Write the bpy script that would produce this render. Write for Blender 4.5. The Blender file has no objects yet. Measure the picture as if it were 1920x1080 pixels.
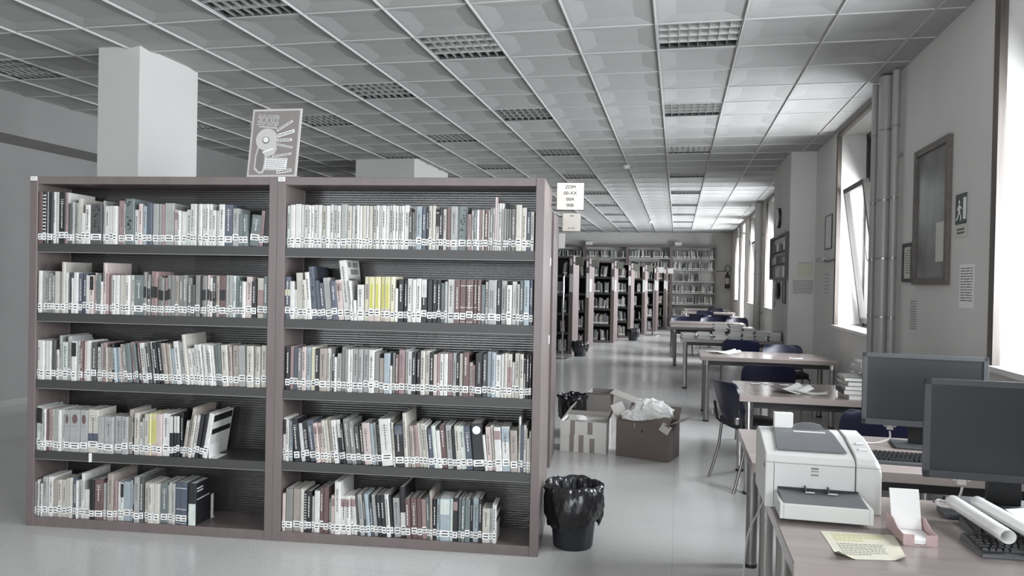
import bpy, math, random
from mathutils import Vector, Matrix
SC = bpy.context.scene
COL = SC.collection
R_ = math.radians
# ------------------------------------------------------------------ camera
CAMZ = 1.5
F_PX = 1404.0
def _axes(yaw, pitch, roll):
    cy, sy = math.cos(yaw), math.sin(yaw)
    fw = Vector((-sy*math.cos(pitch), cy*math.cos(pitch), math.sin(pitch)))
    r = Vector((cy, sy, 0)); u = r.cross(fw)
    return r*math.cos(roll)+u*math.sin(roll), u*math.cos(roll)-r*math.sin(roll), fw
_r, _u, _f = _axes(0.218, -0.0089, 0.0193)
cam_d = bpy.data.cameras.new('camera'); cam = bpy.data.objects.new('camera', cam_d); COL.objects.link(cam)
cam.matrix_world = Matrix(((_r.x, _u.x, -_f.x, 0), (_r.y, _u.y, -_f.y, 0), (_r.z, _u.z, -_f.z, CAMZ), (0, 0, 0, 1)))
cam_d.sensor_width = 36; cam_d.lens = F_PX/1920*36; cam_d.clip_start = 0.05; cam_d.clip_end = 100
SC.camera = cam
# ------------------------------------------------------------------ world, light, exposure
SC.view_settings.view_transform = 'Standard'; SC.view_settings.look = 'None'
SC.view_settings.exposure = 0.08; SC.view_settings.gamma = 1.0
SC.view_settings.use_curve_mapping = False
SC.cycles.use_denoising = True
SC.cycles.max_bounces = 8; SC.cycles.diffuse_bounces = 5; SC.cycles.transparent_max_bounces = 12
SC.cycles.caustics_reflective = False; SC.cycles.caustics_refractive = False
SC.cycles.sample_clamp_indirect = 6
W = bpy.data.worlds.new('overcast_sky'); SC.world = W; W.use_nodes = True
bg = W.node_tree.nodes['Background']; bg.inputs[0].default_value = (0.93, 0.96, 1.0, 1); bg.inputs[1].default_value = 2.5
def area(name, loc, rot, sx, sy, power, col=(0.95, 0.97, 1.0)):
    l = bpy.data.lights.new(name, 'AREA'); l.shape = 'RECTANGLE'; l.size = sx; l.size_y = sy; l.energy = power; l.color = col
    o = bpy.data.objects.new(name, l); COL.objects.link(o); o.location = loc; o.rotation_euler = rot
    return o
# windows along the right wall: (y0, y1, z0, z1)
WX = 1.80; WT = 0.40
WINS = [(-5.6, -3.5, 1.05, 3.28), (-1.2, 0.9, 1.05, 3.28), (2.75, 4.87, 1.05, 3.28), (7.3, 9.37, 1.05, 3.28),
        (14.6, 16.65, 1.05, 3.28), (18.3, 20.45, 1.05, 3.28), (21.6, 22.95, 0.05, 3.28), (23.7, 25.2, 1.05, 3.28)]
WPOW = [380, 460, 460, 420, 600, 600, 680, 580]
WTILTS = [-14, -14, -12, -5, -8, -8, 0, 0]     # bright ground outside sends more light up at some windows
for (y0, y1, z0, z1), p, WTILT in zip(WINS, WPOW, WTILTS):   # daylight arriving at each window from the overcast sky
    area('window_daylight', (WX+WT+0.45, (y0+y1)/2, 1.85 if z0 > 0.5 else 1.4), (0, R_(90+WTILT), 0), 1.6 if z0 > 0.5 else 2.5, y1-y0, p)
# big windows of the wall behind the camera
BWINS = [(-5.9, -3.7), (-3.1, -0.9), (-0.3, 1.5)]
for x0, x1 in BWINS:
    area('window_daylight', ((x0+x1)/2, -7.0, 2.1), (R_(90), 0, 0), x1-x0, 2.1, 190)
# ------------------------------------------------------------------ materials
def rgb(c): return (c[0], c[1], c[2], 1)
def mat(name, col, rough=0.6, metal=0.0, spec=0.5, coat=0.0):
    m = bpy.data.materials.new(name); m.use_nodes = True
    b = m.node_tree.nodes['Principled BSDF']
    b.inputs['Base Color'].default_value = rgb(col); b.inputs['Roughness'].default_value = rough
    b.inputs['Metallic'].default_value = metal; b.inputs['Specular IOR Level'].default_value = spec
    b.inputs['Coat Weight'].default_value = coat
    return m
def noisy(m, scale=(8, 8, 8), amt=0.15, detail=4, bump=0.0, bscale=None, dark=None, rough_amt=0.0):
    """mottle the base colour with noise and optionally bump"""
    nt = m.node_tree; N = nt.nodes; L = nt.links; b = N['Principled BSDF']
    tc = N.new('ShaderNodeTexCoord'); mp = N.new('ShaderNodeMapping'); mp.inputs['Scale'].default_value = scale
    L.new(tc.outputs['Object'], mp.inputs[0])
    nz = N.new('ShaderNodeTexNoise'); nz.inputs['Scale'].default_value = 1.0; nz.inputs['Detail'].default_value = detail
    L.new(mp.outputs[0], nz.inputs['Vector'])
    c = b.inputs['Base Color'].default_value[:3]
    rp = N.new('ShaderNodeValToRGB')
    lo = dark or tuple(x*(1-amt) for x in c); hi = tuple(min(1, x*(1+amt)) for x in c)
    rp.color_ramp.elements[0].position = 0.3; rp.color_ramp.elements[0].color = rgb(lo)
    rp.color_ramp.elements[1].position = 0.7; rp.color_ramp.elements[1].color = rgb(hi)
    L.new(nz.outputs['Fac'], rp.inputs[0]); L.new(rp.outputs[0], b.inputs['Base Color'])
    if bump:
        nz2 = N.new('ShaderNodeTexNoise'); nz2.inputs['Scale'].default_value = bscale or 60; nz2.inputs['Detail'].default_value = 5
        L.new(tc.outputs['Object'], nz2.inputs['Vector'])
        bp = N.new('ShaderNodeBump'); bp.inputs['Strength'].default_value = bump; bp.inputs['Distance'].default_value = 0.01
        L.new(nz2.outputs['Fac'], bp.inputs['Height']); L.new(bp.outputs[0], b.inputs['Normal'])
    if rough_amt:
        mr = N.new('ShaderNodeMapRange'); r0 = b.inputs['Roughness'].default_value
        mr.inputs['To Min'].default_value = r0-rough_amt; mr.inputs['To Max'].default_value = r0+rough_amt
        L.new(nz.outputs['Fac'], mr.inputs[0]); L.new(mr.outputs[0], b.inputs['Roughness'])
    return m
M = {}
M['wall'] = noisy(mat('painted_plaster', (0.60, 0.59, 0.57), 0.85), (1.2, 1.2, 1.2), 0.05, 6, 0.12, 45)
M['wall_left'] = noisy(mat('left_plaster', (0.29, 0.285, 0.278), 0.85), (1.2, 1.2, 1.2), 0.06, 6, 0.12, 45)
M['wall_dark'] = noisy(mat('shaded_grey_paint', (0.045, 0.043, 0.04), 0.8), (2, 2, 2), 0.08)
M['pillar'] = noisy(mat('pillar_paint', (0.53, 0.52, 0.505), 0.8), (1.5, 1.5, 1.5), 0.03, 5, 0.08, 60)
M['tile'] = noisy(mat('ceiling_tile', (0.36, 0.36, 0.35), 0.9), (300, 300, 300), 0.10, 2)
M['tbar'] = mat('tile_grid_metal', (0.50, 0.50, 0.49), 0.35)
M['white_paint'] = mat('white_paint', (0.75, 0.75, 0.74), 0.5)
M['marble'] = noisy(mat('pale_marble', (0.70, 0.69, 0.67), 0.25), (6, 6, 6), 0.06)
M['wood'] = noisy(mat('mauve_wood', (0.155, 0.124, 0.120), 0.36), (14, 14, 1.2), 0.10, 6)
M['wood_top'] = noisy(mat('table_laminate', (0.275, 0.235, 0.222), 0.18), (1.5, 22, 8), 0.10, 6)
M['shelf_metal'] = noisy(mat('grey_shelf_steel', (0.045, 0.044, 0.042), 0.42, 0.0), (3, 3, 3), 0.06)
M['shelf_light'] = mat('pale_shelf_steel', (0.42, 0.42, 0.40), 0.5)
M['chrome'] = mat('chrome', (0.62, 0.62, 0.62), 0.16, 1.0)
M['leg_grey'] = mat('grey_tube', (0.26, 0.25, 0.24), 0.28, 0.7)
M['black'] = mat('black_plastic', (0.012, 0.012, 0.013), 0.42)
M['dgrey'] = noisy(mat('dark_grey_plastic', (0.055, 0.058, 0.062), 0.42), (90, 90, 90), 0.08)
M['screen'] = mat('matt_screen', (0.018, 0.019, 0.02), 0.34)
M['bag'] = mat('black_bin_bag', (0.010, 0.010, 0.011), 0.24, 0, 0.6)
M['printer'] = mat('beige_printer_shell', (0.56, 0.56, 0.54), 0.45)
M['printer_grey'] = noisy(mat('grey_printer_plastic', (0.115, 0.12, 0.125), 0.5), (200, 200, 200), 0.15)
M['blue'] = mat('navy_shell', (0.008, 0.009, 0.030), 0.34)
M['seatblack'] = mat('black_upholstery', (0.012, 0.012, 0.018), 0.7)
M['carton'] = noisy(mat('brown_card', (0.155, 0.130, 0.118), 0.75), (3, 3, 3), 0.08)
M['carton_l'] = noisy(mat('pale_brown_card', (0.27, 0.25, 0.23), 0.75), (3, 3, 3), 0.08)
M['carton_w'] = noisy(mat('white_card', (0.62, 0.61, 0.58), 0.7), (3, 3, 3), 0.05)
M['tape'] = mat('brown_tape', (0.25, 0.22, 0.20), 0.4)
M['paper'] = mat('white_paper', (0.80, 0.80, 0.78), 0.6)
M['paper_y'] = mat('yellowed_paper', (0.60, 0.58, 0.47), 0.6)
M['paper_g'] = mat('grey_paper', (0.55, 0.54, 0.51), 0.7)
M['ink'] = mat('black_ink', (0.02, 0.02, 0.02), 0.6)
M['ink_g'] = mat('faded_ink', (0.13, 0.125, 0.12), 0.7)
M['hl'] = mat('yellow_highlighter', (0.52, 0.50, 0.10), 0.6)
M['sign'] = mat('cream_sign', (0.74, 0.70, 0.62), 0.4)
M['plate'] = mat('olive_grey_plate', (0.20, 0.20, 0.175), 0.4)
M['pink'] = mat('pink_plastic', (0.50, 0.36, 0.35), 0.3)
M['bin'] = mat('dark_bin_plastic', (0.016, 0.018, 0.024), 0.4)
M['frame_dark'] = noisy(mat('dark_bronze_frame', (0.035, 0.032, 0.028), 0.4), (20, 20, 2), 0.2)
M['frame_wood'] = noisy(mat('worn_brown_frame', (0.115, 0.098, 0.088), 0.5), (20, 20, 20), 0.25)
M['bead'] = noisy(mat('dark_window_bead', (0.085, 0.072, 0.062), 0.5), (30, 30, 2), 0.35)
M['pic'] = noisy(mat('grey_map_behind_glass', (0.16, 0.16, 0.155), 0.15, 0, 0.6), (4, 4, 3), 0.35, 6)
M['pipe'] = mat('grey_painted_pipe', (0.33, 0.325, 0.31), 0.35)
M['exitg'] = mat('dark_green_sign', (0.035, 0.055, 0.045), 0.4)
M['red'] = mat('extinguisher_dark_red', (0.055, 0.022, 0.020), 0.3)
M['poster'] = mat('mauve_grey_poster', (0.26, 0.235, 0.225), 0.4)
M['poster_b'] = mat('pale_poster_border', (0.55, 0.53, 0.51), 0.4)
M['pgrey'] = mat('mid_grey_print', (0.20, 0.19, 0.185), 0.5)
M['white_cable'] = mat('pale_cable', (0.62, 0.60, 0.57), 0.4)
M['alu'] = mat('brushed_aluminium', (0.42, 0.42, 0.41), 0.3, 0.9)
M['louvre'] = mat('dull_louvre_metal', (0.36, 0.36, 0.35), 0.32, 0.55)
M['lamp_in'] = mat('lamp_housing', (0.11, 0.11, 0.108), 0.5, 0.2)
M['shutter'] = mat('grey_roller_shutter', (0.10, 0.10, 0.10), 0.6)
M['curtain'] = mat('white_curtain', (0.75, 0.75, 0.73), 0.9)
M['brick'] = noisy(mat('pale_brick', (0.55, 0.54, 0.52), 0.9), (10, 10, 10), 0.1)
def glass_mat():
    m = bpy.data.materials.new('window_glass'); m.use_nodes = True; nt = m.node_tree; N = nt.nodes; L = nt.links
    N.remove(N['Principled BSDF']); out = N['Material Output']
    tr = N.new('ShaderNodeBsdfTransparent'); tr.inputs[0].default_value = (0.95, 0.96, 0.97, 1)
    gl = N.new('ShaderNodeBsdfGlossy'); gl.inputs['Roughness'].default_value = 0.02
    mx = N.new('ShaderNodeMixShader'); mx.inputs[0].default_value = 0.08
    L.new(tr.outputs[0], mx.inputs[1]); L.new(gl.outputs[0], mx.inputs[2]); L.new(mx.outputs[0], out.inputs[0]); return m
M['glass'] = glass_mat()
def ribbed_mat():
    m = bpy.data.materials.new('ribbed_smoky_panel'); m.use_nodes = True; nt = m.node_tree; N = nt.nodes; L = nt.links
    b = N['Principled BSDF']; out = N['Material Output']
    b.inputs['Base Color'].default_value = (0.035, 0.0345, 0.033, 1); b.inputs['Roughness'].default_value = 0.22
    b.inputs['Specular IOR Level'].default_value = 0.9
    tc = N.new('ShaderNodeTexCoord'); sp = N.new('ShaderNodeSeparateXYZ'); L.new(tc.outputs['Object'], sp.inputs[0])
    mu = N.new('ShaderNodeMath'); mu.operation = 'MULTIPLY'; mu.inputs[1].default_value = 2*math.pi/0.014; L.new(sp.outputs[2], mu.inputs[0])
    si = N.new('ShaderNodeMath'); si.operation = 'SINE'; L.new(mu.outputs[0], si.inputs[0])
    bp = N.new('ShaderNodeBump'); bp.inputs['Strength'].default_value = 0.15; bp.inputs['Distance'].default_value = 0.002
    L.new(si.outputs[0], bp.inputs['Height']); L.new(bp.outputs[0], b.inputs['Normal'])
    tr = N.new('ShaderNodeBsdfTransparent'); tr.inputs[0].default_value = (0.55, 0.55, 0.53, 1)
    ml = N.new('ShaderNodeMapRange'); ml.inputs['From Min'].default_value = -1; ml.inputs['From Max'].default_value = 1
    ml.inputs['To Min'].default_value = 0.55; ml.inputs['To Max'].default_value = 0.72; L.new(si.outputs[0], ml.inputs[0])
    mx = N.new('ShaderNodeMixShader'); L.new(ml.outputs[0], mx.inputs[0]); L.new(tr.outputs[0], mx.inputs[1]); L.new(b.outputs[0], mx.inputs[2])
    L.new(mx.outputs[0], out.inputs[0]); return m
M['ribbed'] = ribbed_mat()
def floor_mat():
    m = mat('speckled_vinyl', (0.46, 0.455, 0.44), 0.20, 0, 0.55); nt = m.node_tree; N = nt.nodes; L = nt.links; b = N['Principled BSDF']
    tc = N.new('ShaderNodeTexCoord')
    nz = N.new('ShaderNodeTexNoise'); nz.inputs['Scale'].default_value = 170; nz.inputs['Detail'].default_value = 2; L.new(tc.outputs['Object'], nz.inputs['Vector'])
    rp = N.new('ShaderNodeValToRGB'); e = rp.color_ramp.elements
    e[0].position = 0.32; e[0].color = (0.42, 0.415, 0.40, 1); e[1].position = 0.62; e[1].color = (0.68, 0.675, 0.66, 1)
    L.new(nz.outputs['Fac'], rp.inputs[0])
    br = N.new('ShaderNodeTexBrick'); br.offset = 0.0; br.inputs['Scale'].default_value = 1.0
    br.inputs['Brick Width'].default_value = 0.6; br.inputs['Row Height'].default_value = 0.6; br.inputs['Mortar Size'].default_value = 0.0014
    br.inputs['Color1'].default_value = (1, 1, 1, 1); br.inputs['Color2'].default_value = (0.965, 0.965, 0.965, 1); br.inputs['Mortar'].default_value = (0.72, 0.72, 0.72, 1)
    L.new(tc.outputs['Object'], br.inputs['Vector'])
    n2 = N.new('ShaderNodeTexNoise'); n2.inputs['Scale'].default_value = 0.7; n2.inputs['Detail'].default_value = 5; L.new(tc.outputs['Object'], n2.inputs['Vector'])
    r2 = N.new('ShaderNodeMapRange'); r2.inputs['To Min'].default_value = 0.90; r2.inputs['To Max'].default_value = 1.06; L.new(n2.outputs['Fac'], r2.inputs[0])
    m1 = N.new('ShaderNodeMix'); m1.data_type = 'RGBA'; m1.blend_type = 'MULTIPLY'; m1.inputs[0].default_value = 1
    L.new(rp.outputs[0], m1.inputs[6]); L.new(br.outputs['Color'], m1.inputs[7])
    m2 = N.new('ShaderNodeMix'); m2.data_type = 'RGBA'; m2.blend_type = 'MULTIPLY'; m2.inputs[0].default_value = 1
    L.new(m1.outputs[2], m2.inputs[6]); L.new(r2.outputs[0], m2.inputs[7]); L.new(m2.outputs[2], b.inputs['Base Color'])
    r3 = N.new('ShaderNodeMapRange'); r3.inputs['To Min'].default_value = 0.11; r3.inputs['To Max'].default_value = 0.30
    L.new(n2.outputs['Fac'], r3.inputs[0]); L.new(r3.outputs[0], b.inputs['Roughness'])
    bp = N.new('ShaderNodeBump'); bp.inputs['Strength'].default_value = 0.03; bp.inputs['Distance'].default_value = 0.01
    L.new(n2.outputs['Fac'], bp.inputs['Height']); L.new(bp.outputs[0], b.inputs['Normal'])
    return m
M['floor'] = floor_mat()
# book colours
BC = dict(w=(0.62, 0.615, 0.59), c=(0.50, 0.48, 0.43), g=(0.34, 0.345, 0.335), m=(0.215, 0.215, 0.205), d=(0.075, 0.078, 0.075), k=(0.014, 0.014, 0.016),
          b=(0.085, 0.098, 0.130), t=(0.145, 0.175, 0.172), l=(0.32, 0.375, 0.405), p=(0.30, 0.215, 0.215), r=(0.135, 0.085, 0.085), q=(0.52, 0.44, 0.42),
          n=(0.34, 0.30, 0.27), y=(0.66, 0.63, 0.48), v=(0.62, 0.59, 0.36), e=(0.56, 0.61, 0.57), yel=(0.50, 0.49, 0.07), pages=(0.66, 0.65, 0.61), s=(0.62, 0.42, 0.40))
BM = {k: mat('book_'+{'w': 'white', 'c': 'cream', 'g': 'pale_grey', 'm': 'mid_grey', 'd': 'dark_grey', 'k': 'black', 'b': 'dull_blue', 't': 'grey_green', 'l': 'light_blue',
      'p': 'mauve', 'r': 'dark_maroon', 'q': 'pale_pink', 'n': 'beige', 'y': 'cream_yellow', 'v': 'soft_yellow', 'e': 'mint', 'yel': 'strong_yellow', 'pages': 'pages', 's': 'rose'}[k], v, 0.42) for k, v in BC.items()}
for k in BM:
    if k not in ('pages', 'yel'): noisy(BM[k], (40, 40, 25), 0.09, 3)
# ------------------------------------------------------------------ mesh helpers
class MB:
    def __init__(s): s.v = []; s.f = []; s.m = []; s.mats = []
    def mi(s, m):
        if m not in s.mats: s.mats.append(m)
        return s.mats.index(m)
    def add(s, vs, fs, m, X=None):
        n = len(s.v); i = s.mi(m)
        s.v += [tuple(X @ Vector(p)) if X else tuple(p) for p in vs]
        for f in fs: s.f.append(tuple(n+k for k in f)); s.m.append(i)
        return s
    def box(s, x0, y0, z0, x1, y1, z1, m, X=None):
        vs = [(x0, y0, z0), (x1, y0, z0), (x1, y1, z0), (x0, y1, z0), (x0, y0, z1), (x1, y0, z1), (x1, y1, z1), (x0, y1, z1)]
        return s.add(vs, [(0, 3, 2, 1), (4, 5, 6, 7), (0, 1, 5, 4), (1, 2, 6, 5), (2, 3, 7, 6), (3, 0, 4, 7)], m, X)
    def cyl(s, p0, p1, r0, m, r1=None, n=16, caps=True):
        r1 = r0 if r1 is None else r1; p0 = Vector(p0); p1 = Vector(p1); a = (p1-p0).normalized()
        b = a.orthogonal().normalized(); c = a.cross(b); vs = []
        for p, r in ((p0, r0), (p1, r1)):
            for i in range(n):
                t = 2*math.pi*i/n; vs.append(p+(b*math.cos(t)+c*math.sin(t))*r)
        fs = [(i, (i+1) % n, n+(i+1) % n, n+i) for i in range(n)]
        if caps: fs += [tuple(range(n-1, -1, -1)), tuple(range(n, 2*n))]
        return s.add(vs, fs, m)
    def tube(s, pts, r, m, n=8):
        pts = [Vector(p) for p in pts]; vs = []; up = None
        for i, p in enumerate(pts):
            a = (pts[min(i+1, len(pts)-1)]-pts[max(i-1, 0)]).normalized()
            b = a.orthogonal().normalized() if up is None else (up-a*up.dot(a)).normalized()
            up = b; c = a.cross(b)
            for k in range(n):
                t = 2*math.pi*k/n; vs.append(p+(b*math.cos(t)+c*math.sin(t))*r)
        fs = []
        for i in range(len(pts)-1):
            for k in range(n): fs.append((i*n+k, i*n+(k+1) % n, (i+1)*n+(k+1) % n, (i+1)*n+k))
        fs += [tuple(range(n-1, -1, -1)), tuple((len(pts)-1)*n+k for k in range(n))]
        return s.add(vs, fs, m)
    def prism(s, poly, z0, z1, m, X=None):
        n = len(poly); vs = [(x, y, z0) for x, y in poly]+[(x, y, z1) for x, y in poly]
        fs = [tuple(range(n-1, -1, -1)), tuple(range(n, 2*n))]+[(i, (i+1) % n, n+(i+1) % n, n+i) for i in range(n)]
        return s.add(vs, fs, m, X)
    def lathe(s, prof, m, n=32, cx=0, cy=0, fn=None):
        vs = []
        for j, (r, z) in enumerate(prof):
            for i in range(n):
                t = 2*math.pi*i/n; rr = r+(fn(t, z, j) if fn else 0); vs.append((cx+rr*math.cos(t), cy+rr*math.sin(t), z))
        fs = [(j*n+i, j*n+(i+1) % n, (j+1)*n+(i+1) % n, (j+1)*n+i) for j in range(len(prof)-1) for i in range(n)]
        return s.add(vs, fs, m)
    def grid(s, fn, nu, nv, m, th=None):
        """sheet fn(u,v)->(x,y,z), u,v in 0..1; th: offset vector for thickness"""
        P = [Vector(fn(i/nu, j/nv)) for j in range(nv+1) for i in range(nu+1)]; W_ = nu+1
        fs = [(j*W_+i, j*W_+i+1, (j+1)*W_+i+1, (j+1)*W_+i) for j in range(nv) for i in range(nu)]
        if th is None: return s.add(P, fs, m)
        th = Vector(th); n = len(P); Q = P+[p+th for p in P]
        fs2 = [f[::-1] for f in fs]+[tuple(n+k for k in f) for f in fs]
        rim = [i for i in range(W_)]+[j*W_+nu for j in range(1, nv+1)]+[nv*W_+i for i in range(nu-1, -1, -1)]+[j*W_ for j in range(nv-1, 0, -1)]
        for a, b in zip(rim, rim[1:]+rim[:1]): fs2.append((a, b, n+b, n+a))
        return s.add(Q, fs2, m)
    def build(s, name, parent=None, loc=None, rot=None, smooth=False, bevel=0.0, bseg=2):
        me = bpy.data.meshes.new(name); me.from_pydata(s.v, [], s.f); me.polygons.foreach_set('material_index', s.m)
        for m in s.mats: me.materials.append(m)
        if smooth:
            me.polygons.foreach_set('use_smooth', [True]*len(s.f))
            me.set_sharp_from_angle(angle=R_(38))
        me.update(); o = bpy.data.objects.new(name, me); COL.objects.link(o)
        if parent: o.parent = parent
        if loc: o.location = loc
        if rot: o.rotation_euler = rot
        if bevel:
            md = o.modifiers.new('bevel', 'BEVEL'); md.width = bevel; md.segments = bseg; md.limit_method = 'ANGLE'; md.angle_limit = R_(40)
        return o
def tag(o, label=None, cat=None, group=None, kind=None):
    if label: o['label'] = label
    if cat: o['category'] = cat
    if group: o['group'] = group
    if kind: o['kind'] = kind
    return o
def empty(name, loc=(0, 0, 0), rz=0.0, label=None, cat=None, group=None):
    o = bpy.data.objects.new(name, None); COL.objects.link(o); o.location = loc; o.rotation_euler = (0, 0, rz); o.empty_display_size = 0.1
    return tag(o, label, cat, group)
def copy_tree(o, parent=None):
    c = o.copy(); COL.objects.link(c)
    if parent: c.parent = parent
    for ch in list(o.children): copy_tree(ch, c)
    return c
def struct(o): o['kind'] = 'structure'; return o
_tm = {}
def text(body, size, m, parent, loc, rot, depth=0.0006, name='lettering', align='CENTER', xs=1.0, fat=0.0):
    cu = bpy.data.curves.new('t', 'FONT'); cu.body = body; cu.size = size; cu.extrude = depth; cu.offset = fat; cu.align_x = align; cu.align_y = 'CENTER'; cu.resolution_u = 2
    t = bpy.data.objects.new('t', cu); COL.objects.link(t); dg = bpy.context.evaluated_depsgraph_get()
    me = bpy.data.meshes.new_from_object(t.evaluated_get(dg)); bpy.data.objects.remove(t); bpy.data.curves.remove(cu)
    me.name = name; me.materials.clear(); me.materials.append(m)
    o = bpy.data.objects.new(name, me); COL.objects.link(o); o.parent = parent; o.location = loc; o.rotation_euler = rot; o.scale = (xs, 1, 1)
    return o
UP = (R_(90), 0, 0)          # text facing -y
def rot2(x, y, a): return x*math.cos(a)-y*math.sin(a), x*math.sin(a)+y*math.cos(a)
CEIL = 3.3365; XL = -6.72; YB = 27.3; YF = -6.3
GX = -0.1916; GY = 5.389
# ------------------------------------------------------------------ floor
struct(MB().box(-12.6, YF-0.3, -0.1, WX+WT, YB+0.3, 0, M['floor']).build('floor'))
# ------------------------------------------------------------------ ceiling with coffered tiles and bar grid
FIX = []
for a, t0 in ((-1, 0), (2, 0), (4, 2), (6, 0), (9, 0)):
    for t in range(t0-16, 37, 4):
        y = GY+0.6*t
        if y > YF+0.5 and y+0.6 < YB-0.1:
            if a >= 6 and (t > 26 or (a == 6 and t < 2)): continue
            v = Vector((GX-0.6*a-0.3, y+0.3, CEIL-CAMZ)); dz = v.dot(_f)
            if dz > 0.3 and abs(v.dot(_r)/dz) < 0.78 and v.dot(_u)/dz < 0.48: FIX.append((a, t))
PILL = [(-4.68, 5.27, -4.285, 6.02), (-4.90, 10.78, -3.94, 12.47)]
bm = MB(); gb = MB(); tl = M['tile']
A0, A1, T0, T1 = -3, 19, -19, 36
for t in range(T0, T1+1):
    for a in range(A0, A1+1):
        x1 = GX-0.6*a; x0 = x1-0.6; y0 = GY+0.6*t; y1 = y0+0.6
        if x0 < -6.72-0.6 and y0 < 10.9: continue
        if (a, t) in FIX: continue
        b = 0.028; i = 0.14; h = 0.015; z = CEIL
        vs = [(x0, y0, z), (x1, y0, z), (x1, y1, z), (x0, y1, z), (x0+b, y0+b, z), (x1-b, y0+b, z), (x1-b, y1-b, z), (x0+b, y1-b, z),
              (x0+i, y0+i, z+h), (x1-i, y0+i, z+h), (x1-i, y1-i, z+h), (x0+i, y1-i, z+h)]
        fs = [(0, 4, 5, 1), (1, 5, 6, 2), (2, 6, 7, 3), (3, 7, 4, 0), (4, 8, 9, 5), (5, 9, 10, 6), (6, 10, 11, 7), (7, 11, 8, 4), (8, 11, 10, 9)]
        bm.add(vs, fs, tl)
xr = GX-0.6*A0; xl_ = GX-0.6*(A1+1); ya = GY+0.6*T0; yb = GY+0.6*(T1+1)
bm.box(xr, YF, CEIL, WX+WT, YB, CEIL+0.04, tl); bm.box(xl_, yb, CEIL, xr, YB+0.3, CEIL+0.04, tl); bm.box(xl_, YF-0.3, CEIL, xr, ya, CEIL+0.04, tl)
bm.box(xl_-0.4, YF-0.3, CEIL+0.14, WX+WT, YB+0.3, CEIL+0.2, tl)
ceil = struct(bm.build('ceiling'))
for a in range(A0, A1+2):
    x = GX-0.6*a; y_s = YF if x > -6.75 else 11.0
    gb.box(x-0.0075, y_s, CEIL-0.006, x+0.0075, YB-0.05, CEIL+0.001, M['tbar'])
    gb.box(x-0.004, y_s, CEIL-0.014, x+0.004, YB-0.05, CEIL-0.006, M['tbar'])
for t in range(T0, T1+2):
    y = GY+0.6*t; x_s = XL if y < 11 else xl_
    gb.box(x_s, y-0.007, CEIL-0.006, WX-0.01, y+0.007, CEIL+0.001, M['tbar'])
go = gb.build('ceiling_grid', ceil)
# ------------------------------------------------------------------ walls
def wall_with_windows(name, axis, pos, th, lo, hi, wins, top):
    b = MB(); cuts = sorted(wins); y = lo
    def bx(a0, a1, z0, z1):
        if a1-a0 < 1e-4 or z1-z0 < 1e-4: return
        if axis == 'x': b.box(pos, a0, z0, pos+th, a1, z1, M['wall'])
        else: b.box(a0, pos, z0, a1, pos+th, z1, M['wall'])
    for a0, a1, z0, z1 in cuts:
        bx(y, a0, 0, top); bx(a0, a1, 0, z0); bx(a0, a1, z1, top); y = a1
    bx(y, hi, 0, top)
    return struct(b.build(name))
wall_with_windows('wall_right', 'x', WX, WT, YF, YB, WINS, CEIL+0.05)
wall_with_windows('wall_front', 'y', YF-0.3, 0.3, -7.6, WX+WT, [(a, b, 1.05, 3.1) for a, b in BWINS], CEIL+0.05)
struct(MB().box(-12.6, YB, 0, WX+WT, YB+0.25, CEIL+0.05, M['wall']).build('wall_back'))
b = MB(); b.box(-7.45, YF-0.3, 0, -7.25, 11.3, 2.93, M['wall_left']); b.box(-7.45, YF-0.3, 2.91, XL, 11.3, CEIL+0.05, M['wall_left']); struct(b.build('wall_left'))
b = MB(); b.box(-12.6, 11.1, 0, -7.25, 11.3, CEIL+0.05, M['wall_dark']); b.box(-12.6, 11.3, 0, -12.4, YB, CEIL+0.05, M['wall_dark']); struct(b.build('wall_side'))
struct(MB().box(-7.25, YF, 0, -7.235, 7.32, 0.08, M['pipe']).build('baseboard_left'))
struct(MB().box(-12.4, YB-0.015, 0, WX, YB, 0.08, M['pipe']).build('baseboard_back'))
for k, (x0, y0, x1, y1) in enumerate(PILL):
    o = struct(MB().box(x0, y0, 0, x1, y1, CEIL+0.02, M['pillar']).build('pillar', bevel=0.006))
struct(MB().box(1.47, 10.78, 0, WX+0.01, 12.57, CEIL+0.02, M['wall']).build('wall_pier', bevel=0.004))
struct(MB().box(1.44, 24.9, 0, WX+0.01, 25.9, CEIL+0.02, M['wall']).build('wall_pier', bevel=0.004)) if 0 else None
# door in the left wall
d_ = MB().box(-7.25, 7.40, 0.02, -7.20, 8.35, 2.06, M['pipe']).build('door_1'); struct(d_)
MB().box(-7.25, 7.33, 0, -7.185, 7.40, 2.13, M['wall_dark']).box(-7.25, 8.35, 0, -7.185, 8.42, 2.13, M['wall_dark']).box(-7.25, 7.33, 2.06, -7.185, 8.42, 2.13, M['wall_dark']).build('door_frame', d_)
for z in (0.25, 1.85): MB().cyl((-7.19, 7.40, z-0.06), (-7.19, 7.40, z+0.06), 0.012, M['black'], n=8).build('hinge', d_)
MB().cyl((-7.2, 8.25, 1.02), (-7.15, 8.25, 1.02), 0.01, M['chrome'], n=8).tube([(-7.15, 8.25, 1.02), (-7.145, 8.20, 1.02), (-7.145, 8.13, 1.02)], 0.009, M['chrome']).build('door_handle', d_)
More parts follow.
